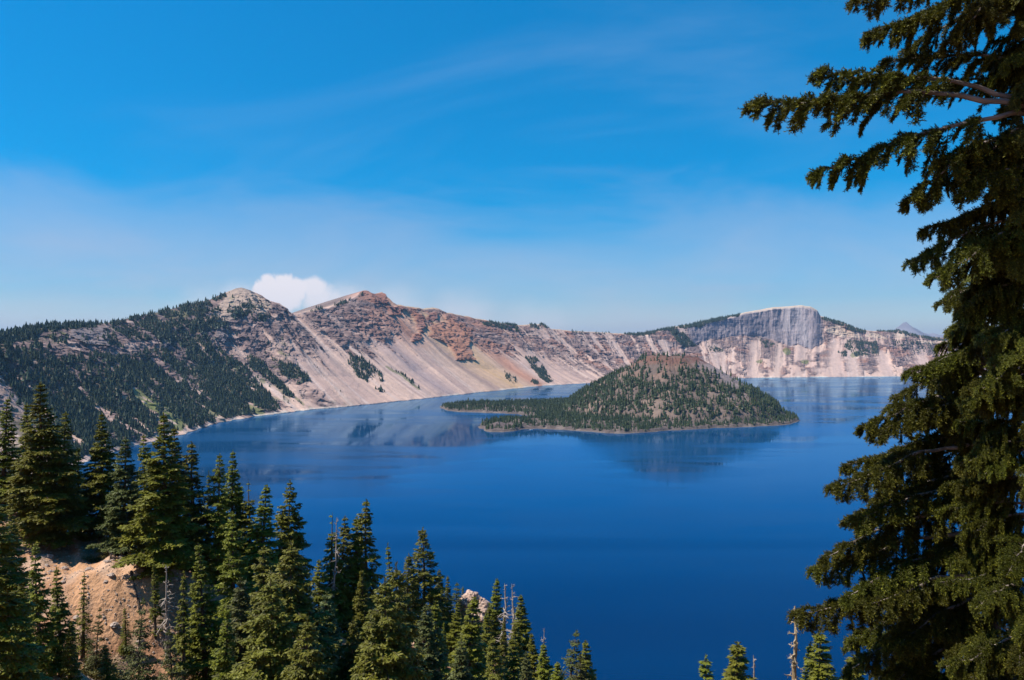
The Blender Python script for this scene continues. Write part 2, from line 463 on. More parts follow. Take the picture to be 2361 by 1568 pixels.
    for p0, w, top in ((676, 9, 1.02), (690, 5, .8), (858, 16, .86), (876, 7, .95), (905, 9, .97), (926, 6, .88), (962, 6, .98), (982, 9, .97), (1105, 7, .7), (770, 6, .62), (805, 6, .6), (640, 5, .55),
                       (1740, 9, .55), (1795, 6, .5), (1640, 8, .6), (1660, 5, .5), (1925, 10, .7), (1955, 8, .75), (2020, 8, .6), (2110, 9, .7)):
        pw = rpx + fbm(Z / 90., sl * 0 + p0, oct=2, seed=71) * 5
        g = np.exp(-((pw - p0) / (w * (0.8 + .9 * (1 - z)))) ** 2) * (1 - smooth(top - .08, top, z))
        chute = np.maximum(chute, g * .98)
    llao = smooth(1575, 1600, rpx + fbm(Z / 60., sl * 0, oct=2, seed=3) * 10) * (1 - smooth(1886, 1905, rpx)) * smooth(-.02, .02, z - zc[:, None] + .02 * fbm(sl / 60., Z / 60., oct=3, seed=8))
    chute = chute * (1 - llao)
    rock = rock * (1 - .92 * np.clip(chute, 0, 1))
    rock = np.maximum(rock, llao)
    crag = in_poly(qx, qy, z1([(470, 400), (690, 400), (720, 540), (560, 530), (460, 470)])) | in_poly(qx, qy, z1([(1080, 480), (1160, 480), (1150, 560), (1100, 560)])) \
        | in_poly(qx, qy, z1([(1480, 400), (1560, 440), (1540, 510), (1480, 470)]))
    rock = np.maximum(rock, crag)
    butte = in_poly(qx, qy, z2([(1290, 390), (1510, 380), (1560, 540), (1580, 640), (1480, 640), (1400, 520), (1300, 480)]))
    fins = in_poly(qx, qy, z2([(1190, 310), (1220, 320), (1260, 450), (1210, 440)])) | in_poly(qx, qy, z2([(1275, 320), (1320, 310), (1320, 370), (1270, 370)])) \
        | in_poly(qx, qy, z2([(990, 260), (1090, 270), (1100, 330), (1010, 330)])) | in_poly(qx, qy, z2([(1180, 460), (1220, 450), (1215, 500), (1175, 505)])) \
        | in_poly(qx, qy, z2([(810, 160), (880, 165), (980, 180), (1000, 240), (900, 240), (860, 190)]))
    rock = np.maximum(rock, np.maximum(butte * .95, fins))
    top = smooth(.982, .996, z) * (1 - fins)
    rock = rock * (1 - .85 * top * smooth(560, 600, rpx))
    # ---- relief
    env = smooth(0, .06, z) * (1 - .8 * smooth(.95, 1, z))
    ribs = (fbm((sl + warp) / 130., Z / 600., oct=4, seed=73, ridged=True) - .1)
    cragn = fbm(X / 42., Y / 42., Z / 42., 5, 81, .58, ridged=True)
    strata = fbm(sl / 240., (Z + 14 * fbm(sl / 260., Z * 0, oct=2, seed=83)) / 17., oct=3, seed=85)
    cols = fbm(sl / 15., Z / 150., oct=3, seed=87, ridged=True)
    out = env * (rock * (1 - .8 * llao) * (cragn * 20 + strata * 5 + cols * 5) - ribs * (5 + 24 * rock) * (1 - .5 * llao)
                 + fbm(X / 300., Y / 300., Z / 300., 3, 91) * 22 * smooth(0, .3, z))
    out += env * llao * (cols * 2 + fbm(sl / 90., Z / 120., oct=3, seed=94, ridged=True) * 6 + fbm(sl / 170., Z / 300., oct=4, seed=93, ridged=True) * 22)
    out += env * (butte * 8 + fins * 16 + crag * 14) - env * chute * 7
    out += env * (1 - rock) * (fbm((sl + warp * .3) / 22., Z / 500., oct=3, seed=95) * 1.6 + fbm(X / 16., Y / 16., Z / 16., 3, 97) * 1.0)
    up = env * rock * fbm(X / 30., Y / 30., Z / 30., 4, 99) * 5
    X = X + dx[:, None] * out; Y = Y + dy[:, None] * out; Z = Z + up
    # uneven shoreline and a low wave-cut bench
    sh = (1 - smooth(0, .05, z)) * fbm(sl / 60., sl * 0, oct=4, seed=101) * 14
    X += dx[:, None] * sh; Y += dy[:, None] * sh
    Z[:, 0] = -4
    # ---- colour
    C = np.empty(Z.shape + (3,))
    A = lambda c: np.array(c)
    mixc = lambda c, d, f: c + (np.asarray(d) - c) * np.clip(f, 0, 1)[..., None]
    streak = fbm((sl + warp * .5) / 26., Z / 420., oct=4, seed=111)
    streak2 = fbm((sl + warp * .5) / 75., Z / 700., oct=3, seed=113)
    scree = A((.61, .425, .335)) + (A((.48, .335, .28)) - A((.61, .425, .335))) * smooth(-.25, .45, streak2)[..., None]
    scree = mixc(scree, (.63, .50, .44), .55 * smooth(.15, .6, streak))
    scree = mixc(scree, (.33, .235, .22), .4 * smooth(.12, .55, -streak))
    # warm fans under the red peak
    warm = np.exp(-((rpx - 945) / 62.) ** 2)
    scree = mixc(scree, (.54, .355, .20), warm * (.85 + .5 * streak))
    redf = np.exp(-((rpx - 852) / 26.) ** 2) * smooth(.35, .6, z) + np.exp(-((rpx - 1030) / 26.) ** 2) * .85
    scree = mixc(scree, (.42, .205, .135), redf * (.85 + .5 * streak))
    scree = mixc(scree, (.30, .24, .25), np.exp(-((rpx - 800) / 20.) ** 2) * .6)
    scree = mixc(scree, (.31, .22, .19), np.exp(-((rpx - 893) / 15.) ** 2) * .8 * (1 - smooth(.5, .6, z)))
    rk = A((.30, .205, .18)) + (A((.155, .115, .112)) - A((.30, .205, .18))) * smooth(-.3, .4, strata * .4 + cragn * .45 + cols * .25)[..., None]
    rk = mixc(rk, (.42, .31, .265), smooth(.1, .5, fbm(X / 60., Y / 60., Z / 25., 4, 121)) * .8)
    redr = np.exp(-((rpx - 970) / 170.) ** 2) * smooth(-.4, .25, fbm(X / 120., Y / 120., Z / 60., 4, 123) + .05) * smooth(.2, .4, z)
    redr = redr + .5 * smooth(1150, 1300, rpx) * smooth(0, .4, fbm(X / 150., Y / 150., Z / 50., 4, 127))
    rk = mixc(rk, (.36, .165, .105), redr * .85)
    rk = mixc(rk, (.36, .175, .115), butte * smooth(-.2, .4, cragn) * .8)
    rk = mixc(rk, (.27, .13, .10), fins * .7)
    rk = mixc(rk, (.20, .18, .185), crag * .6)
    ll = A((.285, .238, .245)) + (A((.205, .178, .195)) - A((.285, .238, .245))) * smooth(-.4, .5, fbm(sl / 45., Z / 70., oct=5, seed=88) + .3 * strata + .3 * cols)[..., None]
    ll = mixc(ll, (.36, .335, .345), np.exp(-((rpx - 1846 + 25 * (z - .7)) / 17.) ** 2) * smooth(-.5, .3, streak + .3 * cragn) * .55)
    ll = mixc(ll, (.29, .265, .275), np.exp(-((rpx - 1815) / 12.) ** 2) * smooth(.55, .7, z) * .6)
    rk = mixc(rk, ll, llao) if False else rk * (1 - llao[..., None]) + ll * llao[..., None]
    C = scree * (1 - rock[..., None]) + rk * rock[..., None]
    C = mixc(C, (.47, .37, .33), .45 * chute * smooth(1150, 1300, rpx))
    C = mixc(C, (.52, .40, .27), top * smooth(890, 930, rpx) * .75)
    # pumice caps
    pum = (smooth(.955, .975, z + .02 * fbm(sl / 60., Z * 0, oct=3, seed=131)) * smooth(1640, 1720, rpx) * (1 - smooth(1868, 1888, rpx)))
    pum = np.maximum(pum, in_poly(qx, qy, z3([(1560, 300), (1620, 265), (1760, 305), (1800, 350), (1700, 335), (1620, 320)])) * 1.0)
    pum = np.maximum(pum, in_poly(qx, qy, z3([(1790, 320), (1850, 305), (1935, 345), (1920, 358)])) * 1.0)
    pum = np.maximum(pum, in_poly(qx, qy, z3([(1950, 325), (2010, 305), (2070, 335), (2000, 345)])) * 1.0)
    pum = np.maximum(pum, in_poly(qx, qy, z3([(2120, 350), (2300, 362), (2300, 378), (2140, 375)])) * .9)
    C = mixc(C, (.52, .42, .32), pum * .68 * (.75 + .5 * fbm(X / 25., Y / 25., oct=3, seed=133)))
    # the tawny top of the forested peak
    bald = in_poly(qx, qy, z1([(1440, 300), (1520, 210), (1600, 150), (1660, 145), (1780, 200), (1840, 250), (1800, 330), (1680, 300), (1560, 370), (1420, 400)]))
    C = mixc(C, (.41, .315, .25), bald * .8)
    # shrubs and grass
    grn = (seg_dist(qx, qy, *z1([(920, 870), (1230, 1080)])) < 14) * smooth(-.5, .0, fbm(X / 25., Y / 25., Z / 25., 3, 141))
    grn = np.maximum(grn, (seg_dist(qx, qy, *z1([(1400, 960), (1470, 1010)])) < 5) * .8)
    grn = np.maximum(grn, (seg_dist(qx, qy, *z1([(1700, 950), (1790, 1000)])) < 5) * .8)
    grn = np.maximum(grn, (seg_dist(qx, qy, *z1([(2000, 890), (2060, 940)])) < 3) * .6)
    grn = np.maximum(grn, (seg_dist(qx, qy, *z2([(1010, 680), (1215, 838)])) < 3) * .7)
    grn = np.maximum(grn, (seg_dist(qx, qy, *z1([(700, 690), (820, 870)])) < 8) * smooth(0, .4, fbm(X / 30., Y / 30., oct=3, seed=143)))
    grn = np.maximum(grn, .6 * left * smooth(.25, .5, fbm(X / 60., Y / 60., Z / 60., 4, 147)))
    for c, r in (((1190, 485), 5), ((1340, 420), 7), ((1450, 480), 6), ((1740, 440), 8)):
        a = z3([c])[0]; grn = np.maximum(grn, (np.hypot((qx - a[0]) / 1.4, qy - a[1]) < r) * .7)
    C = mixc(C, (.105, .145, .034), grn * .85)
    # pale waterline ring
    ring = (1 - smooth(.006, .018, z + .01 * fbm(sl / 50., Z * 0, oct=3, seed=151)))
    C = mixc(C, (.60, .52, .44), ring * .8 * smooth(-.3, .3, fbm(sl / 120., Z * 0, oct=3, seed=153) + .1))
    # ---- outer slope behind the rim
    bk = np.linspace(0, 1, nb + 1)[1:]
    Xb = Xr[:, None] - dx[:, None] * (bk * 2400)[None]; Yb = Yr[:, None] - dy[:, None] * (bk * 2400)[None]
    Zb = Z[:, -1][:, None] - (bk ** 1.1)[None] * np.maximum(H * .78, 150)[:, None]
    Zb = Zb + fbm(Xb / 200., Yb / 200., oct=3, seed=161) * 12 * np.minimum(bk * 3, 1)[None] - 8 * np.minimum(bk * 6, 1)[None]
    nbk = fbm(Xb / 40., Yb / 40., oct=5, seed=163, gain=.65)
    Cb = A((.17, .13, .12)) * (1 + .9 * nbk)[..., None]
    # ---- where the trees of the wall stand
    dens = np.zeros(Z.shape)
    nz = fbm(X / 70., Y / 70., Z / 70., 4, 171)
    F1 = in_poly(qx, qy, z1([(-900, 560), (0, 540), (200, 560), (330, 620), (600, 600), (780, 620), (900, 620), (1040, 560), (1180, 470), (1420, 470), (1500, 560), (1640, 660), (1760, 790), (1900, 950),
                             (1925, 990), (1700, 1020), (1590, 1045), (1500, 1065), (1400, 1080), (1250, 1130), (900, 1260), (0, 1500), (-900, 1900)]))
    dens = np.where(F1, np.clip(.95 - 1.0 * smooth(.05, .4, nz) * smooth(.15, .5, z) - .7 * crag, 0, 1), dens)
    for a, b, w in (((900, 850), (1260, 1110), 34), ((1250, 860), (1510, 1060), 19), ((1290, 730), (1420, 920), 9), ((1690, 940), (1820, 1005), 22), ((930, 900), (1110, 1090), 14),
                    ((1060, 640), (1190, 790), 16), ((700, 760), (900, 910), 9), ((40, 790), (160, 940), 20), ((1640, 640), (1990, 1000), 12), ((600, 480), (840, 520), 26), ((880, 1100), (980, 1180), 26)):
        A1, B1 = z1([a, b]); dens *= smooth(w * .33 * .6, w * .33 * 1.2, seg_dist(qx, qy, A1, B1))
    def add(poly, d, nlo=-.6, nhi=-.2):
        nonlocal dens
        dens = np.maximum(dens, in_poly(qx, qy, poly) * d * smooth(nlo, nhi, nz))
    add(z1([(1690, 600), (1780, 640), (1990, 880), (1960, 890), (1700, 690)]), .9)
    add(z1([(1890, 650), (1990, 660), (2095, 790), (2010, 800), (1900, 730)]), .8)
    add(z1([(800, 440), (900, 400), (1000, 350), (1300, 260), (1540, 180), (1420, 290), (1560, 290), (1700, 240), (1750, 300), (1600, 380), (1450, 430), (1330, 460), (1150, 500), (950, 510), (860, 480)]), .9, -.5, .1)
    add(z1([(640, 385), (900, 330), (1540, 160), (1540, 200), (1000, 340), (800, 400)]), .95)
    add(z1([(-900, 430), (0, 430), (300, 380), (640, 360), (620, 410), (420, 420), (280, 450), (230, 490), (20, 525), (-900, 540)]), .95)
    add(z1([(200, 480), (450, 480), (450, 640), (250, 640)]), .45, -.1, .2)
    add(z1([(640, 380), (800, 420), (830, 560), (700, 560)]), .35, -.1, .2)
    add(z1([(1700, 330), (1850, 330), (1830, 380), (1720, 380)]), .35)
    add(z2([(740, 600), (850, 630), (960, 740), (1000, 870), (960, 850), (870, 770), (770, 710)]), .55, -.3, .1)
    add(z2([(1010, 670), (1040, 690), (1225, 830), (1210, 845)]), .3)
    add(z2([(440, 310), (520, 275), (700, 232), (840, 170), (840, 195), (700, 260), (540, 300)]), .6, -.3, .1)
    add(z2([(1620, 372), (1870, 395), (1900, 455), (1800, 435), (1650, 402)]), .8, -.4, 0)
    add(z2([(1940, 600), (2030, 630), (2145, 780), (2100, 795), (1960, 680)]), .75)
    add(z2([(1970, 385), (2110, 390), (2110, 425), (1990, 415)]), .6)
    add(z2([(1790, 690), (1900, 760), (1880, 800), (1840, 770)]), .3)
    add(z2([(2000, 765), (2040, 775), (2030, 815), (1995, 810)]), .6)
    add(z3([(640, 290), (740, 325), (815, 390), (740, 395), (670, 335)]), .95)
    add(z3([(860, 355), (970, 420), (880, 415)]), .5)
    add(z3([(1700, 355), (1870, 365), (1880, 440), (1740, 455), (1690, 400)]), .7, -.4, 0)
    add(z3([(1170, 335), (1290, 400), (1210, 390)]), .4)
    add(z3([(1630, 420), (1690, 420), (1690, 450), (1640, 445)]), .7)
    add(z3([(370, 325), (450, 290), (780, 245), (1060, 195), (1060, 212), (800, 280), (640, 305), (440, 330)]), .9)
    add(z3([(1545, 210), (1650, 236), (1795, 290), (1795, 310), (1700, 285), (1545, 235)]), .95)
    add(z3([(1820, 292), (2000, 285), (2361, 335), (2361, 372), (2200, 350), (2000, 312)]), .95)
    add(z3([(1950, 350), (2361, 380), (2361, 470), (2000, 420)]), .15)
    add(z3([(60, 295), (300, 300), (300, 325), (80, 315)]), .12)
    dens *= 1 - .45 * (1 - smooth(180, 320, px0)) * smooth(.4, .5, z) * (1 - smooth(.8, .9, z))
    dens = np.maximum(dens, .10 * left * smooth(.0, .4, nz))
    stand = fbm((sl + warp) / 34., Z / 240., oct=3, seed=175) + .5 * fbm(X / 30., Y / 30., Z / 30., 3, 177)
    dens *= .12 + .88 * smooth(-.42, -.22, stand)
    dens *= smooth(.02, .04, z)
    C = mixc(C, (.105, .095, .062), .75 * smooth(.35, .8, dens) * (1 - grn))
    co = np.stack([np.hstack([X, Xb]), np.hstack([Y, Yb]), np.hstack([Z, Zb])], -1)
    cc = np.concatenate([C, Cb], 1)
    n = nf + nb
    me = mesh_np('caldera_wall', co.reshape(-1, 3), grid_faces(nu, n)[:, ::-1], [M_WALL], attrs={'tint': np.clip(cc, .02, .8).reshape(-1, 3)})
    obj('crater_wall_mountain', me, kind='structure', label='steep crater wall of scree, crags and forest around the lake')
    ax = np.hypot(np.gradient(X, axis=0), np.gradient(Y, axis=0)) * np.hypot(np.hypot(np.gradient(X, axis=1), np.gradient(Y, axis=1)), np.gradient(Z, axis=1))
    return co[:, :nf], dens, ax, rpx


wall_co, wall_dens, wall_area, wall_rp = build_wall()


# ------------------------------------------------------------------ small conifers for the far wood and the island
def tiny_conifer(seed, layers=4, sides=6, slim=0.22):
    r = np.random.default_rng(seed)
    co, fc, sh = [], [], []
    base = 0.04
    for l in range(layers):
        z0 = base + (1 - base) * (l / layers) * 0.92
        z1 = min(1.0, z0 + (1 - base) / layers * 1.75) if l < layers - 1 else 1.0
        rad = slim * (1 - l / layers) ** 0.8 * (0.85 + .3 * r.random())
        k = len(co)
        for s in range(sides):
            a = 2 * math.pi * (s + r.random() * .5) / sides
            rr = rad * (.65 + .7 * r.random())
            co.append((rr * math.cos(a), rr * math.sin(a), z0 - .03 * r.random())); sh.append(.35 + .65 * r.random())
        co.append((r.normal() * .012, r.normal() * .012, z1)); sh.append(.15)
        for s in range(sides):
            fc.append((k + s, k + (s + 1) % sides, k + sides))
    return np.array(co), np.array(fc), np.array(sh)


def scatter_mesh(name, temps, pos, hts, mat, seed, tone=None):
    r = np.random.default_rng(seed)
    which = r.integers(0, len(temps), len(pos))
    cos, fcs, shs, base = [], [], [], 0
    for k, (tc, tf, ts) in enumerate(temps):
        m = which == k; n = int(m.sum())
        if not n:
            continue
        a = r.random(n) * 6.283; ca, sa = np.cos(a)[:, None], np.sin(a)[:, None]
        h = hts[m][:, None]; wd = h * (.8 + .5 * r.random((n, 1)))
        x = (tc[:, 0] * ca - tc[:, 1] * sa) * wd + pos[m, 0:1]
        y = (tc[:, 0] * sa + tc[:, 1] * ca) * wd + pos[m, 1:2]
        z = tc[:, 2] * h + pos[m, 2:3]
        cos.append(np.stack([x, y, z], -1).reshape(-1, 3))
        fcs.append((tf[None] + (np.arange(n) * len(tc))[:, None, None]).reshape(-1, 3) + base)
        shs.append((ts[None] * (.45 + .55 * r.random((n, 1)))).ravel())
        base += n * len(tc)
    return mesh_np(name, np.vstack(cos), np.vstack(fcs), [mat], attrs={'shade': np.concatenate(shs)})


TINY = [tiny_conifer(s, 3, 5, .20 + .05 * (s % 3)) for s in range(6)]
TINY_ISLE = [tiny_conifer(20 + s, 4, 5, .19 + .04 * (s % 3)) for s in range(6)]


def build_far_forest():
    r = np.random.default_rng(4)
    w = (wall_dens * wall_area)
    vis = (wall_rp > -120) & (wall_rp < 2420)
    w = np.where(vis, w, w * 0.15).ravel()
    dens = 1 / 44.0                         # trees per square metre at density 1
    # fewer, larger groups further away would read as one tree: keep spacing in proportion to what is seen
    lam = w * dens
    n = r.poisson(np.clip(lam, 0, 3))
    idx = np.repeat(np.arange(len(w)), n)
    p = wall_co.reshape(-1, 3)[idx]
    p = p + r.normal(size=p.shape) * np.array([3.0, 3.0, 0]); p[:, 2] -= 1.0
    h = r.uniform(9, 19, len(p)) * (0.6 + .7 * r.random(len(p)) ** 1.5) * 1.15
    print('far trees', len(p))
    me = scatter_mesh('distant_forest', TINY, p, h, M_FARTREE, 6)
    obj('distant_forest', me, kind='stuff', label='dark conifer forest covering the lower crater wall and rim')


build_far_forest()

# ------------------------------------------------------------------ far range beyond the rim
def build_far_range():
    sil = np.array([(1850, 800), (1960, 790), (2050, 770), (2066, 757), (2076, 750), (2083, 744), (2088, 741), (2094, 747), (2103, 754), (2112, 757), (2122, 764), (2134, 769), (2150, 768),
                    (2165, 772), (2200, 772), (2240, 766), (2290, 774), (2361, 770), (2450, 778), (2600, 772), (2800, 790), (3000, 800)], float)
    nu, nv = 420, 60
    px = np.linspace(1850, 3000, nu)
    D = 25500 + 800 * fbm(px / 120., px * 0, oct=2, seed=3)
    h = CAM_H + (HOR - (np.interp(px, sil[:, 0], sil[:, 1]) + fbm(px / 8., px * 0, oct=3, seed=12) * 1.2)) / FPX * D
    t = np.linspace(0, 1, nv)
    X = np.empty((nu, nv)); Y = X.copy(); Z = X.copy()
    for j, tt in enumerate(t):
        d = D + (tt - .5) * 6400
        X[:, j] = (px - CX) / FPX * D + (tt - .5) * 600; Y[:, j] = d
        Z[:, j] = h * (1 - abs(tt - .5) * 2) ** 1.15
    Z += fbm(X / 700., Y / 700., oct=5, seed=19, ridged=True) * 90 * (np.minimum(np.abs(t - .5) * 6, 1))[None] * (1 - np.abs(t - .5) * 2)[None]
    c = np.empty((nu, nv, 3)); c[:] = (.21, .20, .22)
    c += (fbm(X / 500., Y / 500., oct=4, seed=22) * .03)[..., None]
    me = mesh_np('far_range', np.stack([X, Y, Z], -1).reshape(-1, 3), grid_faces(nu, nv)[:, ::-1], [M_FAR], attrs={'tint': np.clip(c, .02, 1).reshape(-1, 3)})
    obj('far_mountain', me, kind='structure', label='hazy pointed peak and ridges far beyond the crater rim')
    # plain the whole land stands on, beyond the crater, out to the far range
    n = 64
    a = np.linspace(0, 2 * np.pi, n + 1)[:-1]
    rin = np.stack([1500 + 9300 * np.cos(a), 4500 + 7700 * np.sin(a), np.full(n, -6.)], 1)
    rout = np.stack([2000 + 34000 * np.cos(a), 6000 + 34000 * np.sin(a), np.full(n, -6.)], 1)
    i = np.arange(n); j = (i + 1) % n
    co = np.vstack([rin, rout])
    me = mesh_np('plain', co, np.stack([i, i + n, j + n, j], 1), [M_FAR], attrs={'tint': np.tile((.10, .11, .07), (2 * n, 1))})
    obj('ground', me, kind='structure', label='wooded plain outside the crater')


build_far_range()

# ------------------------------------------------------------------ the cone island
ISLE_NEAR = [(1103, 984), (1112, 991), (1131, 996), (1160, 996), (1183, 994), (1205, 990), (1240, 988), (1270, 990), (1300, 991), (1335, 993), (1368, 996), (1400, 999), (1440, 1000), (1490, 997), (1540, 993),
             (1600, 990), (1650, 987), (1700, 986), (1750, 983), (1795, 981), (1822, 978), (1838, 974)]
ISLE_BACK_XY = None


def lake_pt(px, py):
    Y = CAM_H * FPX / (py - HOR); return ((px - CX) / FPX * Y, Y)


near = [lake_pt(*p) for p in ISLE_NEAR]
spit_front = [lake_pt(*p) for p in ((1235, 962), (1190, 955), (1150, 953), (1100, 951), (1060, 950), (1032, 947), (1018, 941), (1013, 938))]
bay = [lake_pt(*p) for p in ((1112, 976), (1135, 972), (1170, 971), (1205, 970), (1228, 967))]
spit_back = [lake_pt(*p) for p in ((1018, 936.5), (1045, 935), (1090, 934), (1150, 933), (1220, 931), (1300, 927), (1380, 923))]
right_back = [lake_pt(*p) for p in ((1843, 969), (1838, 962), (1800, 950), (1740, 940), (1660, 931), (1560, 924), (1470, 921))]
ISLE_POLY = np.array(near + right_back + spit_back[::-1] + spit_front[::-1] + bay[::-1])
CONE = (lake_pt(1545, 957.4)[0], 3150.0)


def poly_signed(x, y, poly):
    d = np.full(x.shape, 1e9)
    for k in range(len(poly)):
        d = np.minimum(d, seg_dist(x, y, poly[k], poly[(k + 1) % len(poly)]))
    return np.where(in_poly(x, y, poly), d, -d)


def build_island():
    x0, x1 = ISLE_POLY[:, 0].min() - 25, ISLE_POLY[:, 0].max() + 25
    y0, y1 = ISLE_POLY[:, 1].min() - 25, ISLE_POLY[:, 1].max() + 25
    nx, ny = 410, 330
    xs = np.linspace(x0, x1, nx); ys = np.linspace(y0, y1, ny)
    X, Y = np.meshgrid(xs, ys, indexing='ij')
    d = poly_signed(X, Y, ISLE_POLY) + fbm(X / 45., Y / 45., oct=4, seed=201) * 13
    plat = np.clip(d, -20, 400)
    lava = 7 * smooth(0, 14, plat) + 13 * smooth(0, 160, plat) + smooth(0, 20, plat) * (fbm(X / 38., Y / 38., oct=5, seed=203, gain=.6) * 6 + fbm(X / 10., Y / 10., oct=3, seed=205, ridged=True) * 1.6)
    lava = np.where(d < 0, d * .5, lava + .1)
    r = np.hypot(X - CONE[0], (Y - CONE[1])) + fbm(X / 150., Y / 150., oct=3, seed=207) * 14
    rim = 92.0
    zc = 240 - (np.maximum(r - rim, 0)) * .61
    zc = zc + np.where(r < 380, fbm(X / 30., Y / 30., oct=4, seed=209) * 4.0 - 5 * fbm(np.arctan2(Y - CONE[1], X - CONE[0]) * 5, r / 240., oct=3, seed=213, ridged=True), 0)
    # rounded lip and bowl
    lip = 237 + 9 * fbm(X / 38., Y / 38., oct=3, seed=211)
    zc = np.minimum(zc, lip - .0016 * np.maximum(r - 60, 0) ** 2)
    zc = zc - 26 * (1 - smooth(25, 88, r))
    zc = np.minimum(zc, 3 + np.maximum(d, 0) * .62)
    k = 14.0
    hsm = np.clip(.5 + .5 * (zc - lava) / k, 0, 1)
    Z = np.where(d > -5, lava * (1 - hsm) + zc * hsm + k * hsm * (1 - hsm), lava)
    Z = np.where(d < 0, np.minimum(Z, d * .5), Z)
    # colour
    A = lambda c: np.array(c)
    mixc = lambda c, dd, f: c + (A(dd) - c) * np.clip(f, 0, 1)[..., None]
    n1 = fbm(X / 60., Y / 60., oct=4, seed=221); n2 = fbm(X / 18., Y / 18., oct=4, seed=223)
    C = np.empty(X.shape + (3,)); C[:] = (.135, .103, .088)
    C = mixc(C, (.215, .158, .125), smooth(.0, .5, n1 + .4 * n2))
    low = 1 - smooth(10, 34, Z)
    C = mixc(C, (.105, .085, .08), low * .9)
    C = mixc(C, (.21, .17, .15), low * smooth(.1, .5, n2) * .7)
    bare = smooth(.55, .8, (X - CONE[0]) / np.maximum(r, 1) * .9 - (Y - CONE[1]) / np.maximum(r, 1) * .25 + .22 * n1 + .12 * n2) * smooth(80, 125, Z + 30 * n1)
    C = mixc(C, (.255, .205, .20), bare * .9)
    crown = smooth(196, 222, Z + 9 * n1) * smooth(-.4, .1, n2 + .2)
    C = mixc(C, (.135, .062, .048), crown * .9)
    C = mixc(C, (.085, .055, .05), smooth(222, 234, Z) * smooth(.0, .3, n1 + .2 * n2) * .7)
    C = mixc(C, (.165, .095, .072), smooth(120, 190, Z) * (1 - bare) * smooth(-.2, .4, n1) * .6)
    C = mixc(C, (.19, .16, .145), (1 - smooth(.8, 2.2, Z)) * .6 * smooth(-.3, .4, n1))
    # the dark cinder mound by the left shore
    m = lake_pt(1150, 990)
    md = np.hypot((X - m[0]) / 62., (Y - m[1] - 22) / 40.)
    Z = np.where(d > 2, np.maximum(Z, 24 * (1 - md ** 1.3) * (md < 1)), Z)
    C = mixc(C, (.125, .098, .095), (md < 1) * .9)
    Z = np.where(d < -9, -6, Z)
    me = mesh_np('island', np.stack([X, Y, Z], -1).reshape(-1, 3), grid_faces(nx, ny), [M_ISLE], attrs={'tint': np.clip(C, .02, .8).reshape(-1, 3)})
    obj('cone_island_terrain', me, kind='structure', label='cone-shaped cinder island with wooded slopes in the lake')
    dens = smooth(3, 9, d) * (1 - .8 * smooth(.0, .45, n1 * .6 + n2 * .6) * smooth(20, 60, Z))
    dens *= 1 - .80 * smooth(95, 205, Z + 30 * n1)
    dens *= .3 + .7 * smooth(-.35, .0, fbm(X / 26., Y / 26., oct=3, seed=231))
    dens *= 1 - .93 * bare * smooth(60, 110, Z)
    dens *= (1 - .85 * (md < .95)) * np.where(Z > 225, .7, 1) * (1 - .6 * low * smooth(-.1, .4, n2))
    dens *= np.clip(smooth(2, 26, d) + .15, 0, 1)
    return X, Y, Z, dens


iX, iY, iZ, iD = build_island()


def island_trees():
    r = np.random.default_rng(12)
    cell = (iX[1, 0] - iX[0, 0]) * (iY[0, 1] - iY[0, 0])
    n = r.poisson(np.clip(iD * cell / 56.0, 0, 2)).ravel()
    idx = np.repeat(np.arange(iX.size), n)
    p = np.stack([iX.ravel()[idx], iY.ravel()[idx], iZ.ravel()[idx]], 1)
    p[:, :2] += r.normal(size=(len(p), 2)) * 1.2; p[:, 2] -= .6
    h = r.uniform(11, 26, len(p)) * (.75 + .45 * r.random(len(p)))
    h *= .72 + .28 * smooth(15, 45, p[:, 2])
    keep = (p[:, 1] < CONE[1] + 210) | (p[:, 2] > 60) | (p[:, 0] < CONE[0] - 250)     # the far side shows nothing
    p, h = p[keep], h[keep]
    size = h / p[:, 1] - .004 * (p[:, 1] > CONE[1])
    order = np.argsort(-size)
    print('island trees', len(p))
    near_i, rest = order[:300], order[300:]
    me = scatter_mesh('island_wood', TINY_ISLE, p[rest], h[rest], M_ISLTREE, 14)
    obj('island_forest', me, kind='stuff', label='dense dark conifer wood covering the cone island')
    protos = [mesh_np('island_conifer_crown', c, f, [M_ISLTREE], attrs={'shade': s * .8}) for c, f, s in [tiny_conifer(40 + q, 6, 7, .19 + .03 * (q % 3)) for q in range(8)]]
    for k in near_i:
        o = obj('island_conifer', protos[int(k) % 8], loc=tuple(p[k]), label='slender dark conifer standing on the wooded cone island',
                category='conifer', group='conifers on the cone island')
        w_ = h[k] * (.85 + .3 * ((k * 37) % 100) / 100.)
        o.scale = (w_, w_, h[k]); o.rotation_euler = (0, 0, float(k % 63) / 10)


island_trees()

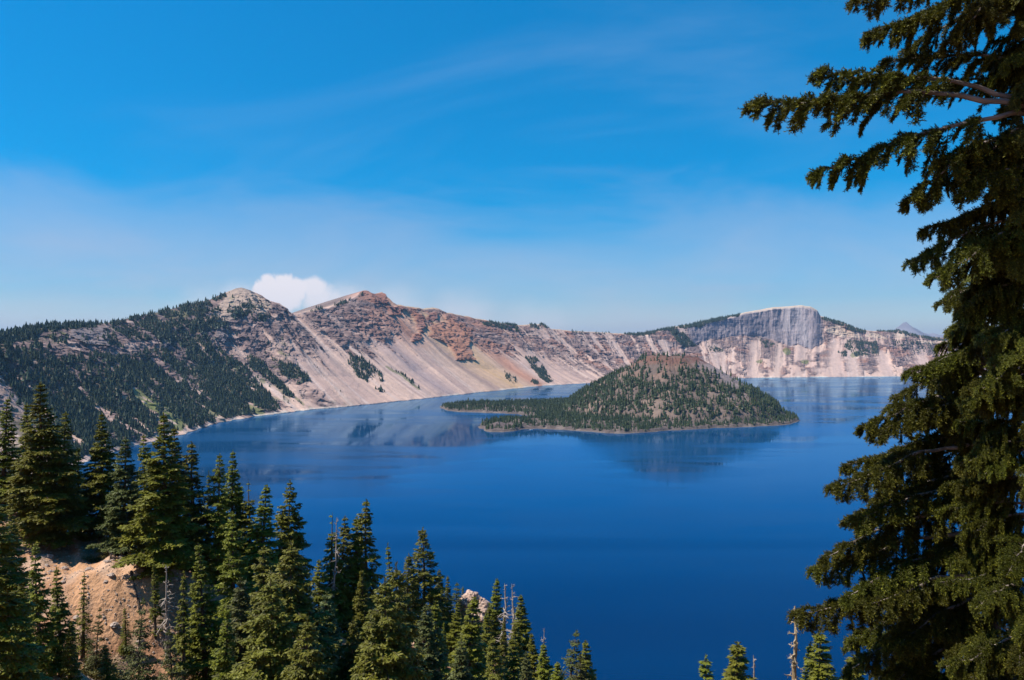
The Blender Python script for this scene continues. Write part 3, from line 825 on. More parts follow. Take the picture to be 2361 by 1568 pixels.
# ------------------------------------------------------------------ near slope (z in the table is relative to the camera)
CTRL = [(0, 0, -1.75), (-3, 2, -1.9), (4, 2, -2.2), (0, -8, -1.2), (0, 5, -4.2), (0, 10, -8), (0, 25, -18), (0, 45, -27), (-10, 60, -35), (0, 80, -43), (0, 100, -47.5), (10, 130, -60),
        (-10, 10, -6), (-20, 25, -14), (-25, 45, -23.5), (-38, 60, -22.5), (-32, 62, -26.5), (-40, 45, -16),
        (-52, 88, -21.5), (-46.5, 92, -22.8), (-38.8, 80, -22.6), (-43, 85.5, -23.2), (-35.7, 82, -23.8), (-32.5, 79, -28.0), (-34.5, 74, -31.0), (-41, 74, -27.5), (-47, 76, -24.5), (-30, 70, -32),
        (-27, 90, -29.5), (-22, 95, -33.5), (-13, 128, -48), (-6, 135, -46.0), (-3, 128, -50.5), (4, 120, -49), (14, 115, -54), (20, 115, -58),
        (-60, 100, -22), (-80, 100, -17), (-75, 75, -13), (-60, 150, -50), (-40, 112, -38), (-30, 140, -56), (-10, 175, -78), (20, 150, -78), (40, 150, -82),
        (10, 14, -10.5), (8, 12, -9.5), (15, 30, -22), (20, 60, -34.5), (30, 60, -32), (20, 90, -54), (40, 90, -50), (60, 60, -28), (60, 120, -64), (35, 35, -18), (25, 12, -7),
        (0, 300, -165), (-100, 300, -150), (100, 300, -165), (0, 620, -290), (-300, 620, -290), (300, 620, -290), (-300, 300, -120), (300, 300, -140), (-150, 150, -50), (150, 150, -75),
        (-150, 0, 6), (150, 0, 4), (0, -60, 4), (-100, 50, -5), (100, 50, -14)]
CTRL = np.array(CTRL, float)


def _rbf_fit():
    P = CTRL[:, :2]; n = len(P)
    K = np.sqrt(((P[:, None] - P[None]) ** 2).sum(-1) + 6.0)
    B = np.hstack([np.ones((n, 1)), P])
    M = np.block([[K, B], [B.T, np.zeros((3, 3))]])
    return np.linalg.solve(M, np.concatenate([CTRL[:, 2], np.zeros(3)]))


_RW = _rbf_fit()


def ground(x, y):
    x = np.asarray(x, float); y = np.asarray(y, float)
    r = _RW[-3] + _RW[-2] * x + _RW[-1] * y
    for k, (a, b, _) in enumerate(CTRL):
        r = r + _RW[k] * np.sqrt((x - a) ** 2 + (y - b) ** 2 + 6.0)
    far = smooth(4, 20, np.hypot(x, y))
    r = r + far * (fbm(x / 9., y / 9., oct=4, seed=301) * 1.0 + fbm(x / 2.2, y / 2.2, oct=3, seed=303) * .22 + fbm((x + .6 * y) / 3.2, (y - .6 * x) / 14., oct=3, seed=309, ridged=True) * .55 + fbm(x / .8, y / .8, oct=2, seed=315) * .08)
    return r + CAM_H


def ground_colour(x, y):
    n1 = fbm(x / 8., y / 8., oct=4, seed=311); n2 = fbm(x / 2., y / 2., oct=4, seed=313)
    C = np.empty(x.shape + (3,)); C[:] = (.47, .27, .15)
    mixc = lambda c, d, f: c + (np.array(d) - c) * np.clip(f, 0, 1)[..., None]
    C = mixc(C, (.28, .145, .085), smooth(-.1, .4, n1 + .4 * n2))
    C = mixc(C, (.52, .37, .27), smooth(.1, .5, n2 - .3 * n1) * .7)
    # needle litter on the flat ground under the trees
    lit = smooth(-.1, .3, n1 + .5) * (smooth(90, 97, y + .5 * x + 28) + smooth(0, 8, x + 26))
    C = mixc(C, (.20, .115, .08), lit * .75)
    C = mixc(C, (.16, .12, .06), smooth(.25, .5, n1 * .7 + n2 * .6) * .45)
    return C


def build_near():
    def patch(name, xs, ys, hole=None, label=''):
        X, Y = np.meshgrid(xs, ys, indexing='ij')
        Z = ground(X, Y)
        if hole is not None:
            m = (X > hole[0]) & (X < hole[1]) & (Y > hole[2]) & (Y < hole[3])
            Z = np.where(m, Z - 4, Z)
        me = mesh_np(name, np.stack([X, Y, Z], -1).reshape(-1, 3), grid_faces(len(xs), len(ys)), [M_SOIL], attrs={'tint': ground_colour(X, Y).reshape(-1, 3)})
        obj(name, me, kind='structure', label=label)
    patch('near_slope_terrain', np.linspace(-75, 45, 340), np.linspace(-6, 150, 380), None, 'steep tan pumice slope under the foreground trees')
    patch('lower_slope_terrain', np.linspace(-900, 900, 120), np.linspace(-120, 720, 80), (-70, 40, -2, 145), 'steep slope dropping from the viewpoint to the lake')


build_near()
# ------------------------------------------------------------------ conifers of the near slope
def tube(pts, rad, sides=6):
    """tapered tube along points"""
    pts = np.asarray(pts, float); n = len(pts)
    tan = np.gradient(pts, axis=0); tan /= np.linalg.norm(tan, axis=1)[:, None] + 1e-9
    ref = np.array([0, 0, 1.0]) if abs(tan[0][2]) < .8 else np.array([1.0, 0, 0])
    a = np.cross(tan, ref); a /= np.linalg.norm(a, axis=1)[:, None] + 1e-9
    b = np.cross(tan, a)
    th = np.linspace(0, 2 * np.pi, sides + 1)[:-1]
    co = pts[:, None] + (a[:, None] * np.cos(th)[None, :, None] + b[:, None] * np.sin(th)[None, :, None]) * np.asarray(rad)[:, None, None]
    i = np.arange(n * sides).reshape(n, sides); j = np.roll(i, -1, 1)
    f = np.stack([i[:-1], j[:-1], j[1:], i[1:]], -1).reshape(-1, 4)
    return co.reshape(-1, 3), f


class Acc:
    def __init__(self):
        self.co, self.f, self.at, self.n = [], {}, [], 0
        self.order = []
    def add(self, co, f, shade=0.5, mat=0):
        co = np.asarray(co).reshape(-1, 3); f = np.asarray(f)
        self.co.append(co); self.at.append(np.broadcast_to(np.asarray(shade, float), (len(co),)))
        self.order.append((f + self.n, mat)); self.n += len(co)
    def mesh(self, name, mats, smooth_sh=False):
        tri = [(f, m) for f, m in self.order if f.shape[1] == 3]; quad = [(f, m) for f, m in self.order if f.shape[1] == 4]
        faces, fm = [], []
        for grp in (tri, quad):
            if grp:
                faces.append(np.vstack([f for f, _ in grp])); fm.append(np.concatenate([np.full(len(f), m) for f, m in grp]))
        return mesh_np(name, np.vstack(self.co), faces, mats, np.concatenate(fm), {'shade': np.concatenate(self.at)}, smooth_sh)


def unit(v):
    return v / (np.linalg.norm(v, axis=-1, keepdims=True) + 1e-9)


def conifer(seed, H, R, nbr, clear=.06, blade=.30, spread=.55, droop=.25, power=1.0, top_bare=0.0, gaps=0.1, bare_low=0.0, lop=0.0, lean=0.0):
    r = np.random.default_rng(seed)
    tr, cr = Acc(), Acc()
    n = 14
    zz = np.linspace(-.6, H, n)
    bend = np.cumsum(r.normal(size=(n, 2)) * .035, 0) * (np.linspace(0, 1, n)[:, None])
    bend[:, 0] += lean * H * np.linspace(0, 1, n) ** 2
    lopa = r.random() * 6.283
    tp = np.stack([bend[:, 0], bend[:, 1], zz], 1)
    r0 = .017 * H + .04
    co, f = tube(tp, np.linspace(1, .06, n) ** 1.1 * r0, 7); tr.add(co, f)
    centre = lambda z: np.array([np.interp(z, zz, tp[:, 0]), np.interp(z, zz, tp[:, 1]), z])
    nwh = max(14, int(H / .50)); per = nbr / nwh
    for i in range(nbr):
        wh = int(i / per)
        f_ = clear + (.985 - clear) * min((wh + .5 + .35 * math.sin(wh * 7.3)) / nwh + r.normal() * .0045, 1.0)
        if r.random() < gaps * (1 - f_) * 1.3:
            continue
        az = i * 2.39996 + r.normal() * .4
        L = R * (1 - f_) ** power * (.55 + .62 * r.random() ** .8) * (1.0 + .13 * math.sin(wh * 3.7 + seed)) * (1 - lop * (.5 + .5 * math.cos(az - lopa))) + .08
        if f_ < clear + .12:
            L *= .55 + .45 * (f_ - clear) / .12
        el = math.radians(-14 + 48 * f_ ** 1.6) + r.normal() * .09
        hd = np.array([math.cos(az), math.sin(az), 0]); sd = np.array([-hd[1], hd[0], 0])
        p0 = centre(f_ * H)
        s = np.linspace(0, 1, 6)
        ax = p0 + hd * (s * L * math.cos(el))[:, None] + np.array([0, 0, 1]) * (s * L * math.sin(el) - droop * L * s ** 2 + .10 * L * s ** 3.5)[:, None]
        dead = f_ > 1 - top_bare or (f_ < bare_low and r.random() < .7)
        co, f = tube(ax, np.linspace(1, .25, 6) * (.009 * L + .006), 4); tr.add(co, f)
        if dead and r.random() < .85:
            continue
        m = max(6, int(L / .095))
        ss = r.random(m * 2) ** .7 * .95 + .05 if L > .5 else r.random(m * 2)
        side = np.where(np.arange(m * 2) % 2 == 0, 1.0, -1.0)
        base = np.stack([np.interp(ss, s, ax[:, k]) for k in range(3)], 1)
        tl = (spread * L * (1 - ss) * .9 + .16) * (.7 + .6 * r.random(m * 2))
        a = np.radians(r.uniform(28, 68, m * 2))
        tdir = unit(hd * np.cos(a)[:, None] + sd * (side * np.sin(a))[:, None] + np.array([0, 0, 1]) * (r.normal(size=m * 2) * .16 - droop * .9 - .05)[:, None])
        k = 6
        bt = (np.arange(k)[None] + r.random((m * 2, k))) / k
        nb = np.maximum(2, np.minimum(k, (tl / .085).astype(int)))
        use = (np.arange(k)[None] < nb[:, None])
        bp = base[:, None] + tdir[:, None] * (tl[:, None] * bt)[..., None]
        bp[..., 2] -= (tl[:, None] * bt ** 2) * .22
        sg = np.where(r.random((m * 2, k)) < .5, 1., -1.)
        perp = unit(np.cross(tdir, np.array([0, 0, 1.])))
        bd = unit(tdir[:, None] * (.75 + .3 * r.random((m * 2, k)))[..., None] + perp[:, None] * (sg * r.uniform(.1, .8, (m * 2, k)))[..., None]
                  + np.array([0, 0, 1]) * (r.normal(size=(m * 2, k)) * .34 - .26)[..., None])
        bl = blade * (.62 + .38 * min(1.0, L / 1.6)) * (.65 + .7 * r.random((m * 2, k)))
        wdir = unit(np.cross(bd, unit(np.array([0, 0, 1.]) + r.normal(size=bd.shape) * .55)))
        bp, bd, bl, wdir = bp[use], bd[use], bl[use][:, None], wdir[use]
        bw = bl * r.uniform(.18, .30, (len(bl), 1))
        q = np.stack([bp, bp + bd * bl * .45 + wdir * bw, bp + bd * bl, bp + bd * bl * .45 - wdir * bw], 1)
        q[:, 1:4:2, 2] -= bl * .10 * r.random((len(bl), 1))
        nq = len(q)
        br = r.random() * .3
        tw = np.repeat((r.random(m * 2) * .28)[:, None], k, 1)[use]
        sv = br + tw
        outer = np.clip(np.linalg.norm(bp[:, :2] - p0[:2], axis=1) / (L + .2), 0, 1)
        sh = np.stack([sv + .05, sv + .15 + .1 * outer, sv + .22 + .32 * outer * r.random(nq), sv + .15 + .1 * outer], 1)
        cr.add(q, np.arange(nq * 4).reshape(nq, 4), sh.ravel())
    # leader tuft
    nq = 26
    bp = centre(H * .975) + np.stack([r.normal(size=nq) * .03, r.normal(size=nq) * .03, r.uniform(-.03 * H, .022 * H, nq)], 1)
    if top_bare <= 0:
        bd = unit(np.stack([r.normal(size=nq) * .5, r.normal(size=nq) * .5, .9 + .0 * r.random(nq)], 1)); bl = np.full((nq, 1), blade * .8)
        wd = unit(np.cross(bd, r.normal(size=bd.shape)))
        q = np.stack([bp, bp + bd * bl * .5 + wd * bl * .18, bp + bd * bl, bp + bd * bl * .5 - wd * bl * .18], 1)
        cr.add(q, np.arange(nq * 4).reshape(nq, 4), .5)
    return tr, cr


VARI = []


def make_variants():
    spec = [  # seed, H, R, branches, needles, keywords
        (1, 17, 3.9, 270, M_NEEDLE, dict(droop=.26, lop=.2)),
        (2, 17, 3.3, 250, M_NEEDLE, dict(droop=.20, gaps=.3, lop=.35, lean=.012)),
        (3, 15, 4.6, 290, M_NEEDLE_H, dict(droop=.38, blade=.27, power=.85, clear=.02)),
        (4, 14, 2.1, 220, M_NEEDLE, dict(droop=.34, gaps=.25, lop=.35, power=.8, lean=-.015)),
        (5, 16, 3.7, 260, M_NEEDLE_B, dict(droop=.16, gaps=.25, lop=.2, power=.85)),
        (6, 15, 2.3, 190, M_NEEDLE, dict(droop=.30, gaps=.55, bare_low=.3, lop=.5)),
        (7, 6, 1.7, 140, M_NEEDLE_B, dict(droop=.12, blade=.17, clear=.03)),
        (8, 15, 2.7, 200, M_NEEDLE, dict(droop=.28, gaps=.35, top_bare=.18, bare_low=.25, lop=.4, lean=.02)),
        (9, 16, 3.9, 220, M_NEEDLE_H, dict(droop=.30, gaps=.2, power=.8)),
        (10, 12, 1.25, 170, M_NEEDLE, dict(droop=.35, blade=.20)),
        (11, 15, 2.8, 170, M_NEEDLE_H, dict(droop=.10, gaps=.4, power=.7, bare_low=.45, clear=.15)),
        (12, 17, 3.6, 230, M_NEEDLE, dict(droop=.32, gaps=.35, power=.75, lop=.4, lean=-.01)),
        (13, 16, 2.7, 210, M_NEEDLE_H, dict(droop=.40, gaps=.3, power=.7, lop=.3, lean=.015)),
    ]
    for seed, H, R, nb, mat, kw in spec:
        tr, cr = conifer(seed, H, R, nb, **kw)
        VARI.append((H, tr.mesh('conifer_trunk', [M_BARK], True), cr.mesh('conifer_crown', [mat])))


make_variants()


def snag_mesh(seed, H, nbr, rad, mat, blen=1.0):
    r = np.random.default_rng(seed); out = []
    n = 12; zz = np.linspace(-.5, H, n)
    tp = np.stack([np.cumsum(r.normal(size=n) * .05), np.cumsum(r.normal(size=n) * .05), zz], 1)
    tr = Acc(); co, f = tube(tp, np.linspace(1, .12, n) * rad, 7); tr.add(co, f)
    for i in range(nbr):
        a = Acc()
        z = H * (.18 + .8 * r.random()); az = r.random() * 6.283; L = blen * (.25 + .75 * r.random()) * (1.15 - z / H)
        p = np.array([np.interp(z, zz, tp[:, 0]), np.interp(z, zz, tp[:, 1]), z]); pts = [p]
        d = np.array([math.cos(az), math.sin(az), r.normal() * .3])
        for k in range(6):
            d = unit(d + r.normal(size=3) * .28 + np.array([0, 0, -.06])); p = p + d * L / 6; pts.append(p)
        co, f = tube(pts, np.linspace(1, .2, 7) * (.038 + .028 * L), 4); a.add(co, f)
        for _ in range(3):
            k = r.integers(2, 6); q = pts[k]; d2 = unit(d + r.normal(size=3) * .8); pp = [q + d2 * L * .4 * s for s in (0, .35, .7, 1.)]
            pp[2] = pp[2] + r.normal(size=3) * .05
            co, f = tube(pp, np.linspace(1, .25, 4) * .022, 3); a.add(co, f)
        out.append(a.mesh('snag_branch', [mat], True))
    return tr.mesh('snag_trunk', [mat], True), out


SNAGS = [(11.0,) + snag_mesh(51, 11.0, 84, .26, M_DEADGOLD, 1.6), (9.0,) + snag_mesh(52, 9.0, 40, .19, M_DEAD, 1.8), (9.0,) + snag_mesh(53, 9.0, 38, .18, M_DEAD, 1.7)]

#  top px, top py, distance, variant, width factor, label
TREES = [
    (9, 918, 93, 1, 1.1, 'tall dark fir cut by the photo edge, left of the tallest fir'),
    (104, 881, 86, 0, 1.15, 'tallest fir of the slope, pointed top above the tan bank at far left'),
    (63, 931, 97, 1, 1.0, 'shaded fir half hidden behind the tallest fir'),
    (146, 950, 91, 11, 1.0, 'shorter twin top just right of the tallest fir'),
    (182, 1030, 99, 1, 1.1, 'dark fir filling the gap right of the twin top'),
    (236, 952, 92, 0, .95, 'full dark fir standing at the rear of the tan bank'),
    (289, 1008, 86, 4, .9, 'grey-green fir with low skirts at the top of the tan bank'),
    (338, 1002, 95, 11, .8, 'dark fir top between the grey-green fir and the bright fir'),
    (381, 953, 82, 0, 1.1, 'bright olive fir with sharp top, tallest in front of the lake edge'),
    (409, 985, 87, 1, .95, 'darker twin close behind the bright olive fir'),
    (451, 1017, 88, 12, 1.1, 'fir with even sloping sides next right of the bright olive fir'),
    (476, 1086, 96, 9, .8, 'thin dark spire between two taller firs'),
    (503, 1046, 88, 11, .8, 'fir with bushy top, left of a pair of close firs'),
    (537, 1037, 93, 0, .85, 'fir with slim top, right one of a pair of close firs'),
    (582, 1105, 92, 7, 1.0, 'fir with bare grey dead top'),
    (606, 1118, 90, 3, 1.25, 'slim fir touching the one with the dead top'),
    (661, 1108, 96, 8, .8, 'lone ragged hemlock with tufted top against the water'),
    (763, 1180, 98, 7, 1.0, 'thin half-dead hemlock with bare grey leader'),
    (782, 1190, 100, 12, .9, 'slim olive fir right of the half-dead hemlock'),
    (812, 1193, 101, 3, 1.15, 'narrow olive fir pressed against the taller pale-topped fir'),
    (845, 1148, 102, 12, 1.0, 'tall narrow fir with pale tip, highest in the middle group'),
    (908, 1247, 112, 9, .9, 'needle-thin dark spire standing alone'),
    (980, 1215, 122, 10, 1.0, 'open-crowned pine with ragged spreading branches over the water'),
    (940, 1277, 118, 10, .9, 'thin-leaved hemlock leaning beside the open-crowned pine'),
    (1014, 1315, 128, 3, 1.0, 'small dark pointed fir behind the pink crag ridge'),
    (1033, 1327, 130, 3, .8, 'smallest pointed fir right of the small dark one'),
    (1052, 1345, 131, 6, 1.0, 'low bushy fir on the ridge left of the pink crag'),
    (1140, 1333, 122, 3, 1.1, 'dark fir rising right behind the pink crag'),
    (1202, 1373, 116, 3, 1.25, 'dark fir right of the two bare grey snags'),
    (1233, 1459, 112, 3, 1.1, 'short dark fir below the bent grey snag'),
    (1258, 1482, 108, 3, 1.3, 'short olive fir at the end of the ridge'),
    (1311, 1453, 106, 6, 1.0, 'bluish fir standing apart against the water'),
    (1340, 1503, 104, 6, 1.0, 'short bushy fir between the bluish fir and the last fir'),
    (1355, 1477, 105, 3, 1.2, 'last fir of the ridge, rightmost before the open water'),
    (960, 1352, 127, 3, 1.0, 'dark fir on the ridge below the thin-leaved hemlock'),
    (995, 1362, 124, 1, .8, 'bushy fir on the ridge below the small dark pointed fir'),
    (1048, 1390, 118, 3, 1.2, 'olive fir on the ridge slope, left of the one standing against the crag'),
    (1068, 1352, 134, 9, 1.2, 'thin dark fir tip touching the left side of the pink crag'),
    (1128, 1392, 120, 9, 1.4, 'thin fir standing on the right side of the pink crag'),
    (1158, 1420, 112, 1, .6, 'fir rising in front of the left grey snag'),
    (1196, 1440, 104, 3, 1.3, 'fir rising in front of the right grey snag'),
    (1100, 1462, 100, 3, 1.3, 'fir below the pale foot of the pink crag'),
    (1020, 1432, 98, 1, .7, 'fir in the dim thicket left below the pink crag'),
    (940, 1420, 92, 1, .8, 'fir in the thicket right behind the double-topped hemlock'),
    (1285, 1520, 104, 3, 1.3, 'low fir just left of the bluish fir'),
    # second row, nearer
    (478, 1250, 72, 1, .95, 'dense fir low in front of the even-sided fir'),
    (541, 1180, 76, 11, .9, 'dense fir in front of the pair of close firs'),
    (600, 1262, 70, 12, 1.2, 'fir with layered boughs left of the broad bright hemlock'),
    (673, 1246, 58, 2, 1.0, 'broad bright hemlock with drooping boughs, largest in the middle'),
    (628, 1330, 50, 2, .9, 'lower hemlock crowding the left of the broad bright hemlock'),
    (750, 1366, 66, 4, 1.0, 'grey-green fir between the two broad hemlocks'),
    (735, 1290, 84, 11, .9, 'shaded fir behind the right flank of the broad bright hemlock'),
    (845, 1310, 86, 1, 1.0, 'olive fir below the tall pale-tipped fir'),
    (892, 1326, 54, 2, .85, 'yellow-green hemlock with drooping boughs, left of a double top'),
    (917, 1300, 57, 2, .70, 'yellow-green hemlock with drooping boughs, right of a double top'),
    (986, 1391, 70, 4, .9, 'grey-green fir right of the double-topped hemlock'),
    (1023, 1380, 78, 5, 1.2, 'sparse fir with bare lower stem left of the pink crag'),
    (1078, 1370, 88, 3, 1.35, 'dark fir standing against the pink crag'),
    (1112, 1410, 96, 5, 1.1, 'thin fir at the foot of the pink crag'),
    (1136, 1470, 74, 12, .9, 'olive fir low on the slope right of the pink crag'),
    (1180, 1470, 88, 3, 1.2, 'fir under the two bare grey snags'),
    (1215, 1500, 84, 4, .7, 'dull fir at the bottom of the slope right of the snags'),
    (560, 1330, 60, 4, .9, 'bluish-green fir low in the thicket left of the middle'),
    (520, 1400, 54, 1, .9, 'olive fir low in the thicket at the bank foot'),
    (810, 1420, 60, 2, .6, 'small bright hemlock low between the two broad ones'),
    (1060, 1470, 66, 4, .85, 'grey-green fir at the bottom below the pink crag'),
    (700, 1420, 44, 2, .8, 'near hemlock at the bottom edge under the broad bright one'),
    # on and below the bank
    (97, 1253, 56, 3, .8, 'narrow fir below the bank, left of two slim firs'),
    (144, 1307, 58, 3, .85, 'narrow fir below the bank, right of two slim firs'),
    (194, 1320, 72, 9, .9, 'thin dark young fir on the shaded bank'),
    (226, 1402, 70, 6, .6, 'bushy young fir on the bank beside the thin dark one'),
    (293, 1398, 75, 9, 1.0, 'thin sapling standing on bare tan soil'),
    (325, 1380, 66, 6, .7, 'bluish bushy fir in front of the bare bank'),
    (401, 1447, 60, 6, .75, 'bluish fir at the bottom edge right of the bare bank'),
    (253, 1483, 62, 9, 1.5, 'small slim fir at the bottom edge on pale soil'),
    (361, 1294, 77, 5, .7, 'small leggy fir at the bank crest'),
    (428, 1316, 70, 5, .75, 'brownish thin fir at the right end of the bank'),
    (-5, 1160, 46, 11, 1.0, 'near dark fir with long boughs at the lower left edge'),
    (34, 1178, 63, 1, .8, 'dark fir before the left end of the bank, below the tallest fir'),
    (-40, 1050, 60, 0, 1.2, 'big dark fir partly outside the photo at the left edge'),
    (45, 1345, 50, 3, .9, 'slim fir at the bottom left corner'),
    (165, 1430, 56, 3, .75, 'slim fir rising from the bottom edge, below the shaded bank'),
    # lower right, in front of the near hemlock
    (1642, 1514, 66, 9, 1.6, 'small thin fir, leftmost at the lower right water edge'),
    (1689, 1495, 62, 3, .9, 'thin fir left of the bent-topped fir'),
    (1706, 1473, 61, 3, 1.5, 'olive fir with bent top beside a pale broken stem'),
    (1875, 1478, 58, 5, 1.0, 'thin pale fir right of the tall bare snag'),
    (1909, 1458, 56, 3, 1.4, 'dense pointed fir below the near hemlock boughs'),
    (1978, 1509, 46, 3, 1.5, 'olive fir tucked under the near hemlock boughs'),
    (2060, 1480, 40, 1, .9, 'dark fir below the near hemlock in the lower right'),
]
SNAG_SPOTS = [
    (1826, 1394, 58, 0, 1.0, 'tall bare snag with gnarled pale branches'),
    (1733, 1504, 60, 1, .8, 'broken pale stem beside the bent-topped fir'),
    (1165, 1342, 118, 1, 1.3, 'bare grey snag, left of two beside the pink crag'),
    (1182, 1346, 119, 2, 1.2, 'bare grey snag, right of two beside the pink crag'),
    (1251, 1444, 110, 2, .8, 'bent grey snag above the end of the ridge'),
    (770, 1192, 97, 2, .7, 'grey dead stem inside the half-dead hemlock group'),
    (388, 1300, 76, 1, 1.0, 'fallen-looking pale dead tree leaning at the bank crest'),
]


WID = 1.32


def place(rows, table, kind, name, parts, grp, seed):
    r = np.random.default_rng(seed)
    for px, py, Y, v, wf, label in rows:
        x, y, zt = unproj(px, py, Y)
        gz = float(ground(np.array([x]), np.array([y]))[0])
        H = max(zt - gz, 2.2)
        H0, t, c = table[v]
        root = obj(name, None, loc=(x, y, zt - H), label=label, category=kind, group=grp)
        k = H / H0
        root.empty_display_size = .5
        kw = k ** .75
        wf = wf * WID
        root.scale = (kw * wf, kw * wf, k); root.rotation_euler = (r.normal() * .015, r.normal() * .015, r.random() * 6.283)
        obj(parts[0], t, root)
        for part in (c if isinstance(c, list) else [c]):
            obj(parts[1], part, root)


place(TREES, VARI, 'conifer', 'conifer_tree', ('trunk', 'crown'), 'conifers on the near slope', 77)
place(SNAG_SPOTS, SNAGS, 'dead tree', 'dead_tree', ('trunk', 'branch'), 'bare dead trees on the near slope', 78)

# ------------------------------------------------------------------ the two near hemlocks
def hero_branch(seed, L, dens=1.0, droop=.16, bare=.0):
    """a bough along +X, z up: a stem whose side shoots carry dense pads of short needles, with gaps between the pads"""
    r = np.random.default_rng(seed); a = Acc()
    n = 14; s = np.linspace(0, 1, n)
    ax = np.stack([s * L, np.cumsum(r.normal(size=n) * .014) * L, .05 * L * np.sin(s * 3.0) - droop * L * s ** 2 + .07 * L * s ** 4 + np.cumsum(r.normal(size=n) * .007) * L], 1)
    co, f = tube(ax, np.linspace(1, .12, n) * (.0125 * L + .004), 6); a.add(co, f, .5, 0)
    P, D, Ln, Tp = [], [], [], []
    def along(pts, m, lo, hi, lmin, lmax, up):
        tt = r.random(m) ** .75 * (hi - lo) + lo
        ss = np.linspace(0, 1, len(pts))
        p = np.stack([np.interp(tt, ss, pts[:, k]) for k in range(3)], 1)
        tg = unit(np.gradient(pts, axis=0)); tg = np.stack([np.interp(tt, ss, tg[:, k]) for k in range(3)], 1)
        side = unit(np.cross(tg, np.array([0, 0, 1.]))) * np.where(r.random(m) < .5, 1, -1)[:, None]
        d = unit(tg * r.uniform(.3, 1.0, m)[:, None] + side * r.uniform(.1, 1.0, m)[:, None] + np.array([0, 0, 1]) * (r.normal(size=m) * .38 + up)[:, None])
        P.append(p); D.append(d); Ln.append(r.uniform(lmin, lmax, m)); Tp.append(tt)
    ncl = max(4, int(2.6 * L))
    centres = .22 + bare + (.78 - bare) * (np.arange(ncl) + .25 + .5 * r.random(ncl)) / ncl
    along(ax, int(70 * L * (1 - bare)), .3 + bare * .6, 1, .05, .12, .05)
    for c0 in centres:
        for i in range(int(7 * dens) + 2):
            t0 = float(np.clip(c0 + r.normal() * .025, .08, .99))
            p = np.array([np.interp(t0, s, ax[:, k]) for k in range(3)])
            side = 1 if i % 2 else -1
            ll = (.23 * L * (1 - t0) ** .6 * (.35 + .9 * r.random()) + .20)
            th = math.radians(r.uniform(15, 70))
            d = np.array([math.cos(th), side * math.sin(th), r.normal() * .18])
            hang = r.random() < .25
            if hang:
                d = np.array([.4, side * .35, -.75]); ll *= .9
            m = 7; pts = [p]
            for k in range(m):
                d = unit(d + np.array([.04, 0, -.05 - .055 * k]) + r.normal(size=3) * .08); p = p + d * ll / m; pts.append(p)
            pts = np.array(pts)
            co, f = tube(pts, np.linspace(1, .25, m + 1) * (.0045 + .003 * ll), 4); a.add(co, f, .5, 2)
            along(pts, int(ll * 150) + 6, .12, 1, .045, .115, .12)
    P, D, Ln, Tp = np.vstack(P), np.vstack(D), np.concatenate(Ln), np.concatenate(Tp)
    m = len(P); k = 13
    tt = (np.arange(k)[None] + r.random((m, k)) * .6) / k
    c = P[:, None] + D[:, None] * (Ln[:, None] * tt)[..., None]
    ref = unit(np.cross(D, unit(r.normal(size=D.shape)))); oth = np.cross(D, ref)
    ph = r.random((m, k)) * 6.283
    rad = ref[:, None] * np.cos(ph)[..., None] + oth[:, None] * np.sin(ph)[..., None]
    nd = unit(D[:, None] * .8 + rad * .75 + np.array([0, 0, .10]))
    nl_ = (.026 + .018 * r.random((m, k)))[..., None]
    wd = unit(np.cross(nd, r.normal(size=nd.shape))) * .0060
    tri = np.stack([c + wd, c + nd * nl_, c - wd], 2).reshape(-1, 3, 3)
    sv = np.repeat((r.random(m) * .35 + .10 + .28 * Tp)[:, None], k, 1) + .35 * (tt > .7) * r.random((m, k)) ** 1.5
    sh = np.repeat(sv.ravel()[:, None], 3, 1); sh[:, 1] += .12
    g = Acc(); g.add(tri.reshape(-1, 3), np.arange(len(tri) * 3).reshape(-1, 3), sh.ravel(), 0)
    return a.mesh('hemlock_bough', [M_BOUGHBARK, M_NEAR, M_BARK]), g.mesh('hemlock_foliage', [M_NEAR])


M_BOUGHBARK = mat_bark('bough_bark', (0.05, 0.042, 0.036), (0.30, 0.25, 0.22), 5.0, (0.25, 1, 1))
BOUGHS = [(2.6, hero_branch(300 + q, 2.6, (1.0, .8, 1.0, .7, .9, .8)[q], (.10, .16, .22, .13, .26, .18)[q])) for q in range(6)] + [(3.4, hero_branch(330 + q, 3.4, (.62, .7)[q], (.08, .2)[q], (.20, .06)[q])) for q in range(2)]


def orient(root, tip_dir, roll):
    x = Vector(tip_dir).normalized(); z = Vector((0, 0, 1)); y = z.cross(x).normalized(); z = x.cross(y)
    m = Matrix((x, y, z)).transposed().to_4x4()
    return m @ Matrix.Rotation(roll, 4, 'X')


